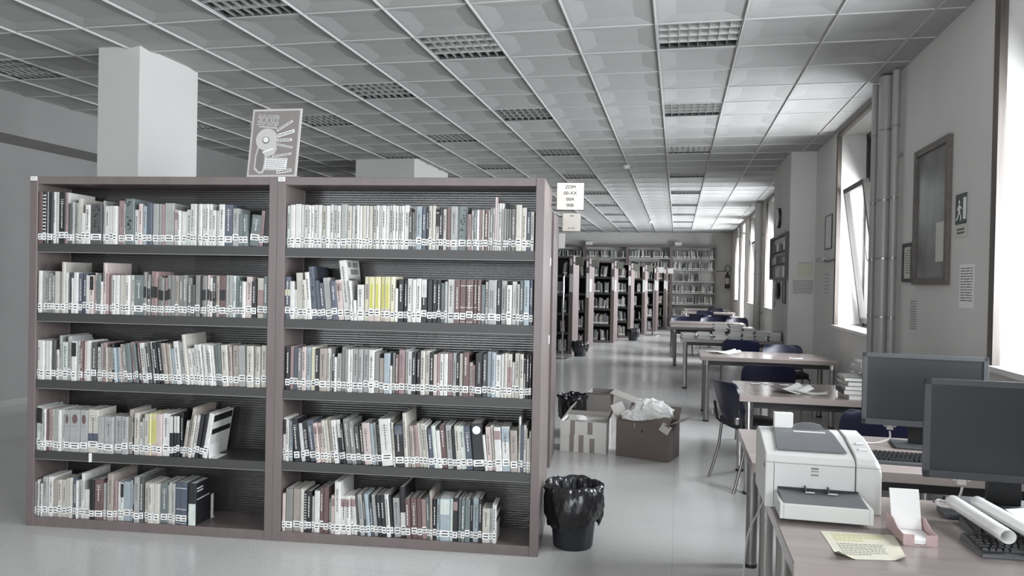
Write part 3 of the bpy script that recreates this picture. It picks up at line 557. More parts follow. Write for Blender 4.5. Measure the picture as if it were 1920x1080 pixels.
BOOKS = """
L1|498,289,305,r,0,1 787,227,303,kS,0,1 1013,123,303,g,0,0 1137,267,301,k,0,1 1404,185,303,w,0,1 1589,144,303,w,0,0 1733,62,302,p,0,0 1794,410,302,k,0,1 2204,205,300,pZ,0,1 2409,225,234,d,0,1 2633,143,242,g,0,0 2776,163,242,g,0,0 2939,285,265,c,0,1 3225,244,180,w,0,0 3469,325,229,wT,0,1 3794,709,233,dP,0,1 4502,121,254,g,0,0 4624,303,223,w,0,1 4926,302,223,w,0,1 5229,262,223,w,0,1 5490,382,255,p,0,1 5872,120,237,w,0,0 5992,561,265,tP,0,1 6553,260,202,w,0,1 6813,239,237,q,0,1 7052,259,223,l,0,1 7311,318,241,b,0,1 7630,369,238,g,0,1 7999,198,238,g,0,0 8197,198,235,p,0,0 8395,573,242,g,0,1 8968,276,204,qp,0,1 9245,158,198,w,0,0 9402,295,195,w,0,1 9697,295,206,e,0,1 9992,235,238,w,0,1 10227,157,238,w,0,0 10384,157,238,w,0,0 10541,196,238,w,0,0 10736,195,238,w,0,0 10932,215,238,w,0,1 11146,195,238,w,0,0 11341,234,202,w,0,0 11575,175,202,w,0,0 11750,350,237,wT,0,1 12099,465,236,bT,0,1 12565,387,214,g,0,1 12951,309,180,t,-6,1 13260,250,181,t,-6,0 13510,596,178,t,9,1 14106,230,203,p,9,0 14337,345,212,k,8,1
L2|538,227,247,w,0,1 765,392,234,gT,0,1 1157,288,233,m,0,1 1445,144,222,m,0,0 1589,329,245,c,0,1 1918,123,242,m,0,0 2041,225,300,c,0,1 2266,143,238,w,0,0 2409,245,239,dP,0,1 2655,102,207,w,0,0 2757,286,241,w,0,1 3043,224,236,bT,0,1 3267,305,238,bT,0,1 3572,264,224,w,0,1 3836,264,226,qK,0,1 4100,142,240,q,0,0 4242,284,231,t,0,1 4525,121,190,w,0,0 4647,222,300,q,0,1 4869,141,239,p,0,0 5010,202,228,n,0,0 5212,242,229,w,0,1 5454,221,229,w,0,1 5675,181,230,w,0,0 5856,241,230,c,0,1 6097,241,230,w,0,1 6338,240,231,w,0,1 6578,599,232,t,0,1 7177,199,251,mB,0,0 7377,199,236,mB,0,0 7576,239,255,pB,0,1 7814,230,252,pB,0,1 8045,198,226,mB,0,0 8243,198,219,mB,0,0 8441,178,220,pB,0,0 8620,198,235,mB,0,0 8818,257,235,m,0,1 9074,257,234,n,0,1 9331,276,234,m,0,1 9607,256,237,m,0,1 9863,275,222,m,0,1 10138,216,182,d,0,0 10353,294,238,m,0,1 10647,157,224,dB,0,0 10804,235,235,mB,0,1 11038,156,239,qB,0,0 11195,156,225,wB,0,0 11351,234,225,dB,0,1 11585,214,237,n,0,1 11799,369,237,rB,0,1 12168,194,241,g,0,0 12362,233,240,g,0,1 12595,194,238,e,0,0 12788,193,232,t,0,0 12982,232,210,t,0,0 13214,193,207,w,0,0 13406,347,235,q,0,1 13753,289,208,k,0,1 14042,441,229,cp,0,1 14483,238,238,t,0,1
L3|411,269,232,w,0,1 680,289,229,w,0,1 969,309,228,w,0,1 1278,124,230,w,0,0 1402,247,234,d,0,1 1649,185,178,w,0,0 1834,185,262,g,0,0 2018,369,225,e,0,1 2388,246,260,g,0,1 2633,102,242,g,0,0 2735,327,231,wK,0,1 3062,224,232,w,0,1 3287,163,234,r,0,0 3450,163,233,q,0,0 3613,264,237,w,0,1 3877,81,230,g,0,0 3958,304,227,d,0,1 4263,243,201,w,0,0 4506,162,224,g,0,0 4668,263,229,p,0,1 4931,101,202,c,-4,0 5032,262,202,n,-4,1 5294,181,227,k,-5,0 5476,161,202,l,-5,0 5637,201,202,l,-5,0 5838,80,203,q,-5,0 5918,161,222,c,-6,0 6079,201,219,m,-6,0 6280,281,229,t,-6,1 6561,220,236,p,-7,1 6781,180,229,t,-7,0 6961,120,229,k,-7,0 7081,100,233,r,-7,0 7181,299,234,w,-7,1 7480,120,205,g,-7,0 7599,231,216,d,-7,0 7838,171,243,w,-7,0 8009,258,240,k,-7,1 8267,278,241,k,-7,1 8545,257,236,n,-7,1 8803,178,235,n,-7,0 8981,119,231,c,-7,0 9099,237,206,l,-7,0 9336,316,250,wT,-7,1 9652,276,245,g,-7,1 9927,197,291,c,-7,1 10124,236,209,w,-7,0 10360,235,213,w,-7,0 10595,215,234,w,-7,1 10811,196,235,wT,-7,0 11006,195,233,w,-6,0 11202,176,234,wT,-6,0 11378,195,231,wT,-6,0 11573,136,231,w,-6,0 11709,214,231,t,-5,0 11923,214,236,t,-5,0 12137,369,236,c,-4,1 12506,194,231,n,-3,0 12700,368,234,n,-2,1 13068,406,235,g,-2,1 13474,116,234,c,-1,0 13589,385,236,c,-1,1 13975,135,233,c,0,0 14109,231,234,c,0,1 14340,326,240,c,0,1
L4|494,331,258,eK,0,1 825,145,256,gK,0,0 970,165,245,w,0,0 1135,103,242,r,0,0 1238,227,246,p,0,1 1465,124,245,c,0,0 1588,329,248,g,0,1 1917,205,243,w,0,0 2123,164,244,w,0,0 2287,369,245,gO,0,1 2656,674,249,gO,0,1 3330,489,249,gO,0,1 3819,650,253,cb,0,1 4470,405,214,g,0,1 4875,566,216,g,0,1 5440,504,220,g,0,1 5944,382,220,g,0,1 6326,261,260,n,0,1 6587,80,214,k,0,0 6667,340,245,cT,0,1 7007,220,190,w,0,0 7227,100,217,g,0,0 7327,299,240,cT,0,1 7627,140,243,v,0,0 7766,100,243,v,0,0 7864,223,244,v,0,1 8087,338,245,q,0,1 8425,456,247,wT,0,1 8881,238,235,Kw,0,1 9118,198,236,Kw,0,0 9316,197,237,Kw,0,0 9514,158,256,k,0,0 9671,177,212,c,7,0 9849,217,286,n,8,1 10065,197,248,c,8,0 10262,196,248,w,8,0 10459,236,256,k,9,1 10694,235,256,k,9,1 10929,294,261,wX,9,1
L5|373,187,205,m,0,0 560,145,214,w,0,0 705,124,195,k,0,0 829,124,194,w,0,0 953,310,235,gT,0,1 1263,330,237,w,0,1 1593,288,219,n,0,1 1882,267,221,c,0,1 2149,267,222,c,0,1 2416,246,231,c,0,1 2662,205,236,c,0,0 2867,246,237,b,0,1 3112,123,223,w,0,0 3235,163,227,g,0,0 3398,204,266,w,0,1 3602,387,173,w,0,1 3989,305,233,k,0,1 4294,528,237,r,0,1 4822,162,216,g,0,0 4984,121,232,c,0,0 5105,364,273,nT,0,1 5469,202,235,p,0,0 5671,181,225,w,0,0 5852,222,222,eK,0,0 6074,402,231,l,0,1 6476,181,240,l,0,0 6657,140,241,k,0,0 6797,361,264,g,0,1 7157,240,262,d,0,1 7395,280,230,c,0,1 7675,259,231,c,0,1 7934,100,232,w,0,0 8034,318,231,c,0,1 8352,437,233,t,0,1 8789,99,222,g,0,0 8888,277,237,c,0,1 9165,158,237,g,0,0 9324,356,242,bR,0,1 9679,394,244,bR,0,1 10074,98,243,b,0,0 10172,472,243,kWX,0,1
R1|15769,226,239,e,0,1 15995,267,243,w,0,1 16262,349,248,w,0,1 16610,164,242,w,0,0 16774,266,244,wT,0,1 17040,163,240,w,0,0 17203,163,242,w,0,0 17366,245,244,wT,0,1 17611,244,243,w,0,1 17855,244,239,cT,0,1 18099,223,239,w,0,1 18322,203,245,wT,0,0 18525,223,243,wT,0,1 18748,222,241,w,0,1 18970,343,248,g,0,1 19314,262,240,c,0,1 19576,181,240,w,0,0 19757,121,244,wT,0,0 19878,161,242,w,0,0 20039,161,240,w,0,0 20199,221,241,c,0,1 20420,160,241,w,0,0 20580,220,239,c,0,1 20801,200,241,w,0,0 21001,180,243,wT,0,0 21180,140,243,w,0,0 21320,239,243,wT,0,1 21559,199,242,w,0,0 21758,179,244,wT,0,0 21937,179,244,w,0,0 22116,159,242,wT,0,0 22275,159,242,w,0,0 22434,159,242,w,0,0 22592,277,246,wT,0,1 22870,170,208,d,0,0 23040,138,208,m,0,0 23179,99,239,n,0,0 23277,335,239,lT,0,1 23612,256,233,bT,0,1 23868,118,236,k,0,0 23986,196,243,c,0,0 24183,196,244,c,0,0 24379,216,209,wK,0,0 24594,196,230,k,0,0 24790,215,225,c,0,0 25005,195,238,r,0,0 25201,390,242,gT,0,1 25591,58,241,g,0,0 25649,447,243,tP,0,1 26096,58,241,t,0,0 26155,233,199,p,0,0 26387,155,220,w,0,0 26543,136,220,t,0,0 26678,155,222,w,0,0 26833,155,223,p,0,0 26988,135,221,c,0,0 27123,193,223,rT,0,0 27316,116,221,w,0,0 27431,135,231,m,0,0 27566,135,233,w,0,0 27701,96,294,q,0,0 27797,135,259,w,0,0 27932,134,260,w,0,0 28066,134,260,w,0,0 28201,134,229,m,0,0 28335,115,229,m,0,0 28450,153,230,m,0,0 28603,249,230,m,0,1 28852,325,251,c,0,1 29177,267,236,cT,0,1 29444,229,217,bT,0,0 29672,190,215,w,0,0
R2|15736,329,239,bC,0,1 16065,267,214,w,-3,1 16332,185,166,w,-5,0 16517,389,262,c,-6,1 16906,205,223,c,-6,0 17111,245,267,w,-6,1 17356,306,299,bP,-7,1 17662,265,220,b,-6,1 17927,244,207,b,-6,0 18171,406,237,g,-6,1 18577,324,220,b,-5,1 18901,324,227,qp,-6,1 19225,404,337,wX,-8,1 19628,161,224,w,-5,0 19789,181,114,w,-3,0 19971,402,202,w,-1,1 20373,261,248,yq,0,1 20634,361,248,v,0,1 20994,320,249,v,0,1 21314,240,249,v,0,1 21553,339,250,v,0,1 21892,259,250,y,0,1 22151,159,185,w,0,0 22310,318,238,kT,0,1 22627,238,234,kT,0,1 22866,269,241,w,0,1 23135,217,237,w,0,1 23352,296,242,wT,0,1 23648,315,240,Kw,0,1 23963,295,235,k,0,1 24258,275,237,kT,0,1 24533,216,238,kT,0,1 24749,215,221,t,0,0 24964,156,229,g,0,0 25121,410,241,w,0,1 25531,292,240,rT,0,1 25823,350,240,rR,0,1 26173,408,241,rR,0,1 26581,233,242,rR,0,1 26813,194,242,rT,0,0 27007,232,216,t,0,0 27239,174,233,wT,0,0 27413,463,242,gE,0,1 27875,231,237,kT,0,1 28106,307,239,g,0,1 28413,307,217,wT,0,1 28720,268,236,wM,0,1 28988,153,223,g,0,0 29141,229,243,tT,0,1 29370,305,245,lT,0,1 29675,202,248,bT,0,0
R3|15785,288,244,k,0,1 16073,226,245,p,0,1 16299,267,241,b,0,1 16566,246,240,m,0,1 16813,246,245,q,0,1 17058,266,244,l,0,1 17324,286,245,y,0,1 17610,245,239,kT,0,1 17855,428,240,n,0,1 18283,203,241,c,0,0 18486,81,238,g,0,0 18567,162,242,dT,0,0 18729,122,194,w,0,0 18851,263,214,g,0,1 19114,202,252,m,0,1 19317,182,240,g,0,0 19499,162,239,w,0,0 19660,121,241,w,0,0 19781,342,242,g,0,1 20124,262,243,g,0,1 20385,341,242,g,0,1 20726,321,241,w,0,1 21047,260,228,m,0,1 21307,280,196,n,0,1 21587,339,224,l,0,1 21926,120,155,w,0,0 22046,179,227,m,0,0 22225,199,220,r,0,0 22423,357,244,p,0,1 22781,159,247,g,0,0 22940,269,238,wT,0,1 23209,237,235,k,0,1 23447,237,235,kT,0,1 23684,256,244,c,0,1 23940,256,245,c,0,1 24196,216,236,kT,0,1 24412,236,227,q,0,1 24648,118,233,p,0,0 24765,216,230,w,0,0 24981,235,231,w,0,1 25216,293,233,p,0,1 25509,215,236,g,0,1 25724,136,233,kT,0,0 25860,214,235,c,0,0 26075,331,242,r,0,1 26405,214,187,q,0,0 26619,136,174,p,0,0 26755,387,236,kN,0,1 27142,271,235,d,0,1 27413,251,249,l,0,1 27664,212,248,l,0,1 27876,327,234,wT,0,1 28203,173,240,w,0,0 28376,154,245,c,0,0 28530,269,241,cp,0,1 28798,153,196,w,0,0 28951,268,245,cT,0,1 29219,210,243,cT,0,1 29430,115,217,gK,0,0 29544,210,242,kT,0,1 29754,126,241,k,0,0
R4|15711,227,243,wK,0,1 15938,185,234,w,0,0 16123,206,231,l,0,0 16329,514,242,k,-7,1 16843,267,217,w,-9,1 17109,266,230,kY,-9,1 17375,409,233,bT,-8,1 17784,245,224,qp,-7,1 18029,244,225,qp,-7,1 18273,203,240,c,-7,0 18477,163,240,c,-7,0 18639,203,241,n,-7,0 18842,284,244,w,-7,1 19126,263,249,Kw,-7,1 19389,142,230,k,-7,0 19531,343,253,m,-7,1 19874,242,244,m,-7,1 20116,262,214,dT,-7,1 20378,201,215,dT,-6,0 20579,442,234,q,-6,1 21021,200,233,l,-6,0 21221,160,238,g,-6,0 21381,220,231,kP,-6,1 21601,658,262,w,-6,1 22259,139,245,c,-5,0 22399,497,239,kb,-4,1 22895,218,300,c,-4,1 23114,170,229,n,-5,0 23285,218,230,n,-5,0 23502,217,235,p,-5,1 23720,217,244,c,-6,1 23937,256,245,c,-6,1 24193,98,238,w,-6,0 24291,275,215,bT,-5,1 24567,216,236,e,-6,1 24783,235,210,w,-6,0 25018,313,238,rT,-6,1 25332,332,243,g,-5,1 25664,156,221,k,-5,0 25820,273,241,c,-5,1 26093,311,239,eT,-6,1 26405,369,240,b,-6,1 26774,639,257,kF,-5,1 27413,155,198,w,-7,0 27568,290,241,qT,-5,1 27858,135,249,c,-5,0 27993,385,242,wp,-4,1 28378,442,246,wl,-3,1 28820,410,228,nT,-2,1 29230,126,305,w,0,0 29356,134,258,b,0,0 29490,172,259,w,0,0 29662,50,241,c,0,0 29711,114,188,c,0,0 29826,84,228,c,0,0
R5|15780,206,214,q,0,0 15986,412,241,m,0,1 16398,473,241,n,0,1 16871,185,247,c,0,0 17056,164,228,kS,0,0 17220,287,233,kT,0,1 17507,143,203,g,0,0 17650,327,236,w,0,1 17977,224,257,r,0,1 18201,306,260,r,0,1 18507,142,196,t,0,0 18649,264,217,qp,0,1 18913,345,297,w,-2,1 19258,344,217,wp,-4,1 19602,243,219,wp,-5,1 19845,182,220,wp,-5,0 20027,202,221,wp,-5,0 20228,181,226,d,-6,0 20410,262,232,g,-6,1 20671,141,233,d,-6,0 20812,201,237,l,-6,0 21013,181,184,b,-6,0 21193,220,232,g,-6,1 21414,280,229,kT,-5,1 21694,240,234,kT,-5,1 21934,239,239,wT,-5,1 22173,159,236,k,-5,0 22333,398,218,g,-4,1 22731,318,282,kw,-3,1 23048,262,221,rT,-3,1 23310,356,223,r,-3,1 23666,277,225,r,-3,1 23943,276,220,p,-3,1 24219,177,235,t,-3,0 24397,138,270,n,-2,0 24534,197,225,kT,-1,0 24731,196,230,l,0,0 24928,568,236,lw,0,1 25496,176,234,e,0,0 25672,274,239,kp,0,1 25946,195,232,t,0,0 26141,195,233,tT,0,0 26336,292,235,t,0,1 26628,136,240,k,0,0 26764,349,241,lT,0,1 27113,174,242,k,0,0 27288,445,190,cT,0,1 27733,116,192,g,0,0 27849,239,212,wTX,0,1
"""
rest = MB()          # the books that show smallest: one object
NAMED = {'E': [('ADVANCED ENGINEERING', 0.0085, 0.56), ('MATHEMATICS with Maple', 0.0085, 0.30)], 'M': [('The Mathematical Theory', 0.0085, 0.45)], 'N': [('CONCRETE MATHEMATICS', 0.0095, 0.58)], 'Y': [('ELTON MAYO', 0.017, 0.5)]}
# a white edge of the top shelf etc. comes from the records: start(0.1 mm), width(0.1 mm), height(mm), colour code, lean, own object?
for line in BOOKS.strip().splitlines():
    key, rec = line.split('|'); L = []
    for e in rec.split():
        a, w, h, c, l, k = e.split(','); L.append([float(a)/1e4, float(w)/1e4, float(h)/1e3, c, float(l), int(k)])
    lo, hi = (0.0485, 1.4765) if key[0] == 'L' else (1.5735, 2.9925)
    for b in L:
        if b[0] < lo: b[1] -= lo-b[0]; b[0] = lo
        if b[0]+b[1] > hi: b[1] = hi-b[0]
        b[1] = max(b[1]-0.0009, 0.004)
    # bottoms of the gap in the fourth right shelf
    if key == 'R4': g = 0.018; L[3][0] += g; L[3][1] -= g
    lean_fix(L, lo, hi)
    z0 = SHZ[key]; side = 'left' if key[0] == 'L' else 'right'; grp = 'books on the %s of the near bookcase, %s unit' % (SHN[key[1]], side)
    for i, (s, w, h, c, ln, keep) in enumerate(L):
        dep = min(0.24, max(0.125, h*random.uniform(0.62, 0.74))); sb = random.uniform(0.003, 0.024)
        if h > 0.26: dep = 0.235
        th = R_(ln); th_z = z0+0.0005+(w*math.sin(th) if th > 0 else 0)
        if keep:
            cb, pb, lb = MB(), MB(), MB(); put_book(cb, s, w, h, dep, c, ln, 0, pages=pb, lab=lb)
            o = cb.build('book', loc=on_row(s, sb, th_z), rot=(0, 0, ANG))
            o.rotation_mode = 'XYZ'; o.rotation_euler = (0, th, ANG)
            if pb.v: pb.build('pages', o)
            if lb.v: lb.build('call_label', o)
            for k in NAMED:
                if k in c[1:]:
                    for tx, sz, xf in NAMED[k]:
                        text(tx, sz if w > 0.02 or k == 'M' else sz*0.8, M['ink'] if c[0] in 'gwc' else M['paper'], o, (w*xf+(0 if len(NAMED[k]) < 2 else 0), -0.0009, h*0.56), (R_(90), R_(90), 0), 0.0004, 'spine_title')
            if 'F' in c:
                MB().cyl((w/2, -0.0015, h*0.86), (w/2, 0.002, h*0.86), w*0.36, M['paper'], n=20).build('spine_picture', o)
            wd = 'thin ' if w < 0.0175 else ('thick ' if w > 0.038 else '')
            tl_ = 'tall ' if h > 0.262 else ('short ' if h < 0.185 else '')
            le = ', leaning left' if ln < -2 else (', leaning right' if ln > 2 else '')
            lb_ = '%s%s%s book, %s from left on %s, near bookcase %s unit' % (tl_, wd, CN[c[0]], ordinal(i+1), SHN[key[1]], side)
            if len(lb_.replace('-', ' ').split()) > 16: lb_ = lb_.replace('yellow-lettered ', 'yellow and ').replace(', near bookcase', ',')
            if len((lb_+le).replace('-', ' ').split()) <= 16: lb_ += le
            tag(o, lb_, 'book', grp)
        else:
            X = Matrix.Translation(on_row(s, sb, th_z)) @ Matrix.Rotation(ANG, 4, 'Z') @ Matrix.Rotation(th, 4, 'Y')
            put_book(rest, s, w, h, dep, c, ln, 0, X=X)
# bookends
def bookend(s, z, x_label, h, d, dep, base_w):
    b = MB(); b.box(0, 0, 0, 0.0012, d, h, M['white_paint']); b.box(0, 0, 0, base_w, d, 0.001, M['white_paint'])
    o = b.build('bookend', loc=on_row(s, dep, z+0.0008), rot=(0, 0, ANG)); tag(o, x_label, 'bookend')
bookend(1.132, .447, 'white metal bookend at the right end of the books, fourth shelf of left unit', 0.145, 0.12, 0.012, 0.05)
bookend(1.070, .055, 'white metal bookend beside the black book on the bottom board of left unit', 0.14, 0.028, 0.16, 0.012)
def filler(b, loc, ang, x0, x1, z, hmin, hmax, dep, y0, fill=1.0, pal='wwcgmdktbpn', labels=True, flip=False):
    x = x0; 
    while x < x1-0.012:
        if random.random() > fill: x += random.uniform(0.05, 0.2); continue
        run = random.randint(3, 9)
        ln = random.choice((0, 0, 0, -5, 6))
        for _ in range(run):
            w = random.uniform(0.014, 0.042); h = random.uniform(hmin, hmax)
            if x+w+0.03 > x1: break
            c = BM[random.choice(pal)]; X = Matrix.Translation(loc) @ Matrix.Rotation(ang, 4, 'Z') @ Matrix.Translation((x, y0, z+0.001)) @ Matrix.Rotation(R_(ln), 4, 'Y')
            b.box(0, 0, 0, w*0.95, dep, h, c, X); b.box(w*0.12, 0.003, h-0.001, w*0.83, dep-0.002, h+0.0006, BM['pages'], X)
            if labels and random.random() < 0.75: b.box(w*0.05, -0.001, 0.02, w*0.9, 0.003, 0.055, M['paper'], X)
            x += w
        if ln: x += 0.03
        else: x += 0.001
# books on the far side of the near bookcase and in the second row
for base, x0, x1, zs in ((A, 0.06, 1.45, [1.671, 1.262, .866, .447]), (A, 1.60, 2.97, [1.262, .86, .454]), (A2, 0.08, 1.46, [1.666, 1.262, .86, .454, .055])):
    for z in zs:
        if base is A:
            filler(rest, (base[0], base[1], 0), ANG, x0, x1, z, 0.19, 0.26, 0.15, 0.44, 0.75 if z < 1.2 else 0.45, 'mdkgn', labels=False)
        else: filler(rest, (base[0], base[1], 0), ANG, x0, x1, z, 0.19, 0.27, 0.16, 0.02, 0.9)
# ------------------------------------------------------------------ poster standing on the near bookcase
P0 = on_row(1.325, 0.03, 2.068)
po = empty('poster_board', P0, ANG*0.3, 'framed mauve-grey poster reading BOOKS standing on top of the near bookcase', 'poster'); po.rotation_euler = (-R_(9), R_(0), R_(2))
MB().box(0, 0, 0, 0.305, 0.006, 0.405, M['poster_b']).build('border', po); MB().box(0.012, -0.001, 0.012, 0.293, 0.0, 0.393, M['poster']).build('print', po)
def flat(b, pts, m, y): b.add([(x, y, z) for x, z in pts]+[(x, y+0.0007, z) for x, z in pts], [tuple(range(len(pts)))]+[(i, (i+1) % len(pts), len(pts)+(i+1) % len(pts), len(pts)+i) for i in range(len(pts))], m)
def strip(x, z, w, h, a, n, nm='text_strip'):
    b = MB(); c, s_ = math.cos(a), math.sin(a); tr = lambda u, v: (x+u*c-v*s_, z+u*s_+v*c)
    flat(b, [tr(0, 0), tr(w, 0), tr(w, h), tr(0, h)], M['paper'], -0.0020)
    for r in range(n):
        v0 = h*(r+0.3)/n if n > 1 else h*0.3; v1 = v0+(h*0.28/n if n > 1 else h*0.4); u = 0.006
        while u < w-0.012:
            d = random.uniform(0.006, 0.018); flat(b, [tr(u, v0), tr(min(u+d, w-0.005), v0), tr(min(u+d, w-0.005), v1), tr(u, v1)], M['ink_g'], -0.0028); u += d+0.003
    b.build(nm, po)
text('BOOKS', 0.080, M['paper'], po, (0.10, -0.0016, 0.335), (R_(90), R_(4), 0), 0.0004, 'poster_title', xs=0.50, fat=0.0035)
text('BOOKS', 0.080, M['pgrey'], po, (0.10, -0.0024, 0.335), (R_(90), R_(4), 0), 0.0003, 'poster_title', xs=0.50, fat=0.0005)
strip(0.048, 0.298, 0.11, 0.008, R_(-6), 1)
cut = MB()
def disc(cx, cz, r, n=20, sx=1.0): return [(cx+r*sx*math.cos(-2*math.pi*k/n), cz+r*math.sin(-2*math.pi*k/n)) for k in range(n)]
flat(cut, [(0.055, 0.195), (0.042, 0.13), (0.040, 0.045), (0.075, 0.018), (0.100, 0.022), (0.112, 0.07), (0.112, 0.13), (0.165, 0.148), (0.172, 0.17), (0.160, 0.20)][::-1], M['poster_b'], -0.0018)
flat(cut, [(0.062, 0.18), (0.050, 0.12), (0.050, 0.055), (0.076, 0.030), (0.092, 0.034), (0.100, 0.075), (0.100, 0.135), (0.09, 0.17)][::-1], M['pgrey'], -0.0026)
flat(cut, disc(0.103, 0.222, 0.066), M['paper_g'], -0.0034); flat(cut, disc(0.10, 0.217, 0.021), M['ink_g'], -0.0042); flat(cut, disc(0.10, 0.219, 0.016), M['paper'], -0.005)
flat(cut, [(0.085, 0.150), (0.150, 0.172), (0.153, 0.162), (0.088, 0.140)][::-1], M['paper'], -0.0044); flat(cut, [(0.090, 0.140), (0.155, 0.162), (0.165, 0.135), (0.110, 0.115)][::-1], M['paper_g'], -0.0036)
cut.build('cut_out_figure', po)
strip(0.165, 0.268, 0.108, 0.014, R_(32), 1); strip(0.170, 0.208, 0.09, 0.015, R_(2), 1); strip(0.155, 0.190, 0.112, 0.011, R_(-12), 1); strip(0.150, 0.115, 0.115, 0.011, R_(8), 1)
strip(0.105, 0.042, 0.135, 0.072, R_(-2), 6); strip(0.185, 0.018, 0.09, 0.017, R_(8), 1)
b = MB(); flat(b, [(0.170, 0.232), (0.272, 0.262), (0.268, 0.282), (0.166, 0.252)], M['paper'], -0.0020); b.build('text_strip', po)
text('books matter!', 0.016, M['ink'], po, (0.219, -0.0028, 0.257), (R_(90), -R_(16), 0), 0.0003, 'strip_lettering')
# ------------------------------------------------------------------ far bookcases (rows A..G), seen end on
FARS = [((-2.226, 15.54), 1.5), ((-2.08, 17.2), 1.5), ((-1.647, 18.90), 1.5), ((-1.345, 20.85), 1.5), ((-1.038, 22.5), 1.6), ((-0.75, 24.2), 1.7), ((-0.471, 26.0-0.35), 1.7)]
FLAB = ['first far bookcase past the boxes, nearest of the aisle rows', 'second far bookcase, a black bin at its foot', 'third far bookcase, with books on its lowest shelves', 'fourth far bookcase with leaning white books', 'fifth far bookcase beside the second floor bin', 'sixth far bookcase of the aisle rows', 'last far bookcase before the back wall shelving']
FA = R_(-6.3)
fd = (math.cos(FA), math.sin(FA)); fn = (-math.sin(FA), math.cos(FA))
for k, ((px, py), Lx) in enumerate(FARS):
    th = 0.09; Dk = 0.52; loc = (px+fd[0]*th-fd[0]*Lx, py+fd[1]*th-fd[1]*Lx, 0)
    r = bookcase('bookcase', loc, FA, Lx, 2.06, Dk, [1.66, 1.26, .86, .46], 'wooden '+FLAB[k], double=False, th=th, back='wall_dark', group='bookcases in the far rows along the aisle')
    zs = [.055, .46, .86, 1.26, 1.66]
    for j, z in enumerate(zs):
        fl = [0.9, 0.85, 0.6, 0.5, 0.55][j]*(1.0 if k in (2, 3, 5, 6) else 0.6)
        filler(rest, loc, FA, th+0.02, Lx-th-0.01, z, 0.2, 0.28, 0.17, 0.03, fl)
    # sign plate and paper notices on the end stile
    def put(n, lab, cat, bx, m, grp=None):
        o = MB().box(*bx, M[m]).build(n, loc=loc, rot=(0, 0, FA)); tag(o, lab, cat, grp); return o
    odn = ordinal(k+1)
    sgn = put('aisle_sign', 'small grey-green plate on the end of the %s far bookcase' % odn, 'aisle sign', (Lx+0.04, 0.0, 1.86, Lx+0.22, 0.006, 2.04), 'plate' if k < 5 else 'paper_g')
    MB().box(Lx, 0.001, 1.90, Lx+0.04, 0.005, 1.92, M['black']).build('bracket', sgn)
    MB().box(Lx-th+0.02, -0.003, 1.86, Lx-th+0.06, 0, 2.0, M['paper']).build('sign_card', r)
    if k in (0, 1, 2, 3, 4, 5, 6):
        put('notice', 'white printed notice on the end stile of the %s far bookcase' % odn, 'notice', (Lx-th+0.012+0.01*(k % 3), -0.004, [1.30, 1.16, 1.32, 1.45, 1.25, 1.3, 1.35][k], Lx-0.010, -0.001, [1.68, 1.72, 1.66, 1.70, 1.62, 1.62, 1.62][k]), 'paper')
    if k in (1, 2, 4, 5, 6):
        put('notice', 'smaller white notice on the end panel of the %s far bookcase' % odn, 'notice', (Lx+0.001, 0.05, 1.30, Lx+0.004, 0.22, 1.58), 'paper')
# back wall shelving
bk = []
for k in range(4):
    x0 = 1.285-1.535*(k+1)
    r = bookcase('wall_shelving', (x0, YB-0.36, 0), 0, 1.535, 2.85, 0.34, [0.42+0.402*j for j in range(6)], 'tall shelving unit on the back wall, %s from the right' % ordinal(k+1), double=False, th=0.05, back='wall', metal='shelf_light', fascia=0.04, cat='bookcase', group='tall shelving along the back wall')
    for j, z in enumerate([.055]+[0.42+0.402*j for j in range(6)]):
        fl = 0.97 if not (k == 0 and j == 4) else 0.5
        filler(rest, (x0, YB-0.36, 0), 0, 0.06, 1.47 if fl > 0.9 else 1.0, z, 0.19, 0.27, 0.18, 0.02, fl, 'wcgmdkkdtn', labels=True)
ro = rest.build('shelved_books'); tag(ro, 'the many remaining small books packed on all the library shelves', 'books', None, 'stuff')
for x, lb in ((-0.02, 'right'), (-3.17, 'left')):
    o = MB().box(x-0.12, YB-0.26, 2.853, x+0.12, YB-0.1, 2.99, M['white_paint']).box(x-0.1, YB-0.262, 2.88, x+0.1, YB-0.258, 2.96, M['curtain']).build('emergency_light', bevel=0.01); tag(o, 'small white box on top of the back wall shelving, the %s one' % lb, 'emergency light')
# ------------------------------------------------------------------ tables
TZ = 0.72
def make_table(x0, y0, w, d, label, cat='table', grp=None, legs=((0, 0), (1, 0), (0, 1), (1, 1)), th=0.045, lm='leg_grey'):
    r = empty('reading_table' if cat == 'table' else 'computer_desk', (x0, y0, 0), 0, label, cat, grp)
    t = MB().box(0, 0, TZ-th, w, d, TZ, M['wood_top']).build('table_top', r, bevel=0.003)
    for i, j in legs:
        x = 0.075 if i == 0 else w-0.075; y = 0.075 if j == 0 else d-0.075
        l = MB(); l.cyl((x, y, 0.018), (x, y, TZ-th), 0.030, M[lm], n=20); lo = l.build('leg', r, smooth=True)
        MB().cyl((x, y, 0), (x, y, 0.018), 0.033, M['black'], n=16).build('leg_foot', lo, smooth=True)
        MB().cyl((x, y, TZ-th-0.05), (x, y, TZ-th), 0.034, M['chrome'], n=20).build('leg_collar', lo, smooth=True)
    for y in (0.06, d-0.085): MB().box(0.1, y, TZ-th-0.05, w-0.1, y+0.025, TZ-th, M['black']).build('frame_rail', r)
    return r
D0 = make_table(0.335, 2.235, 1.44, 0.80, 'wooden desk under the printer and the nearer monitor', 'desk')
D1_ = make_table(0.335, 3.455, 1.44, 0.80, 'second wooden desk, under the farther monitor, behind the printer', 'desk')
T1_ = make_table(0.445, 5.56, 1.32, 0.84, 'wooden reading table with loose papers, right behind the computer desks', 'table', 'reading tables along the windows', lm='chrome')
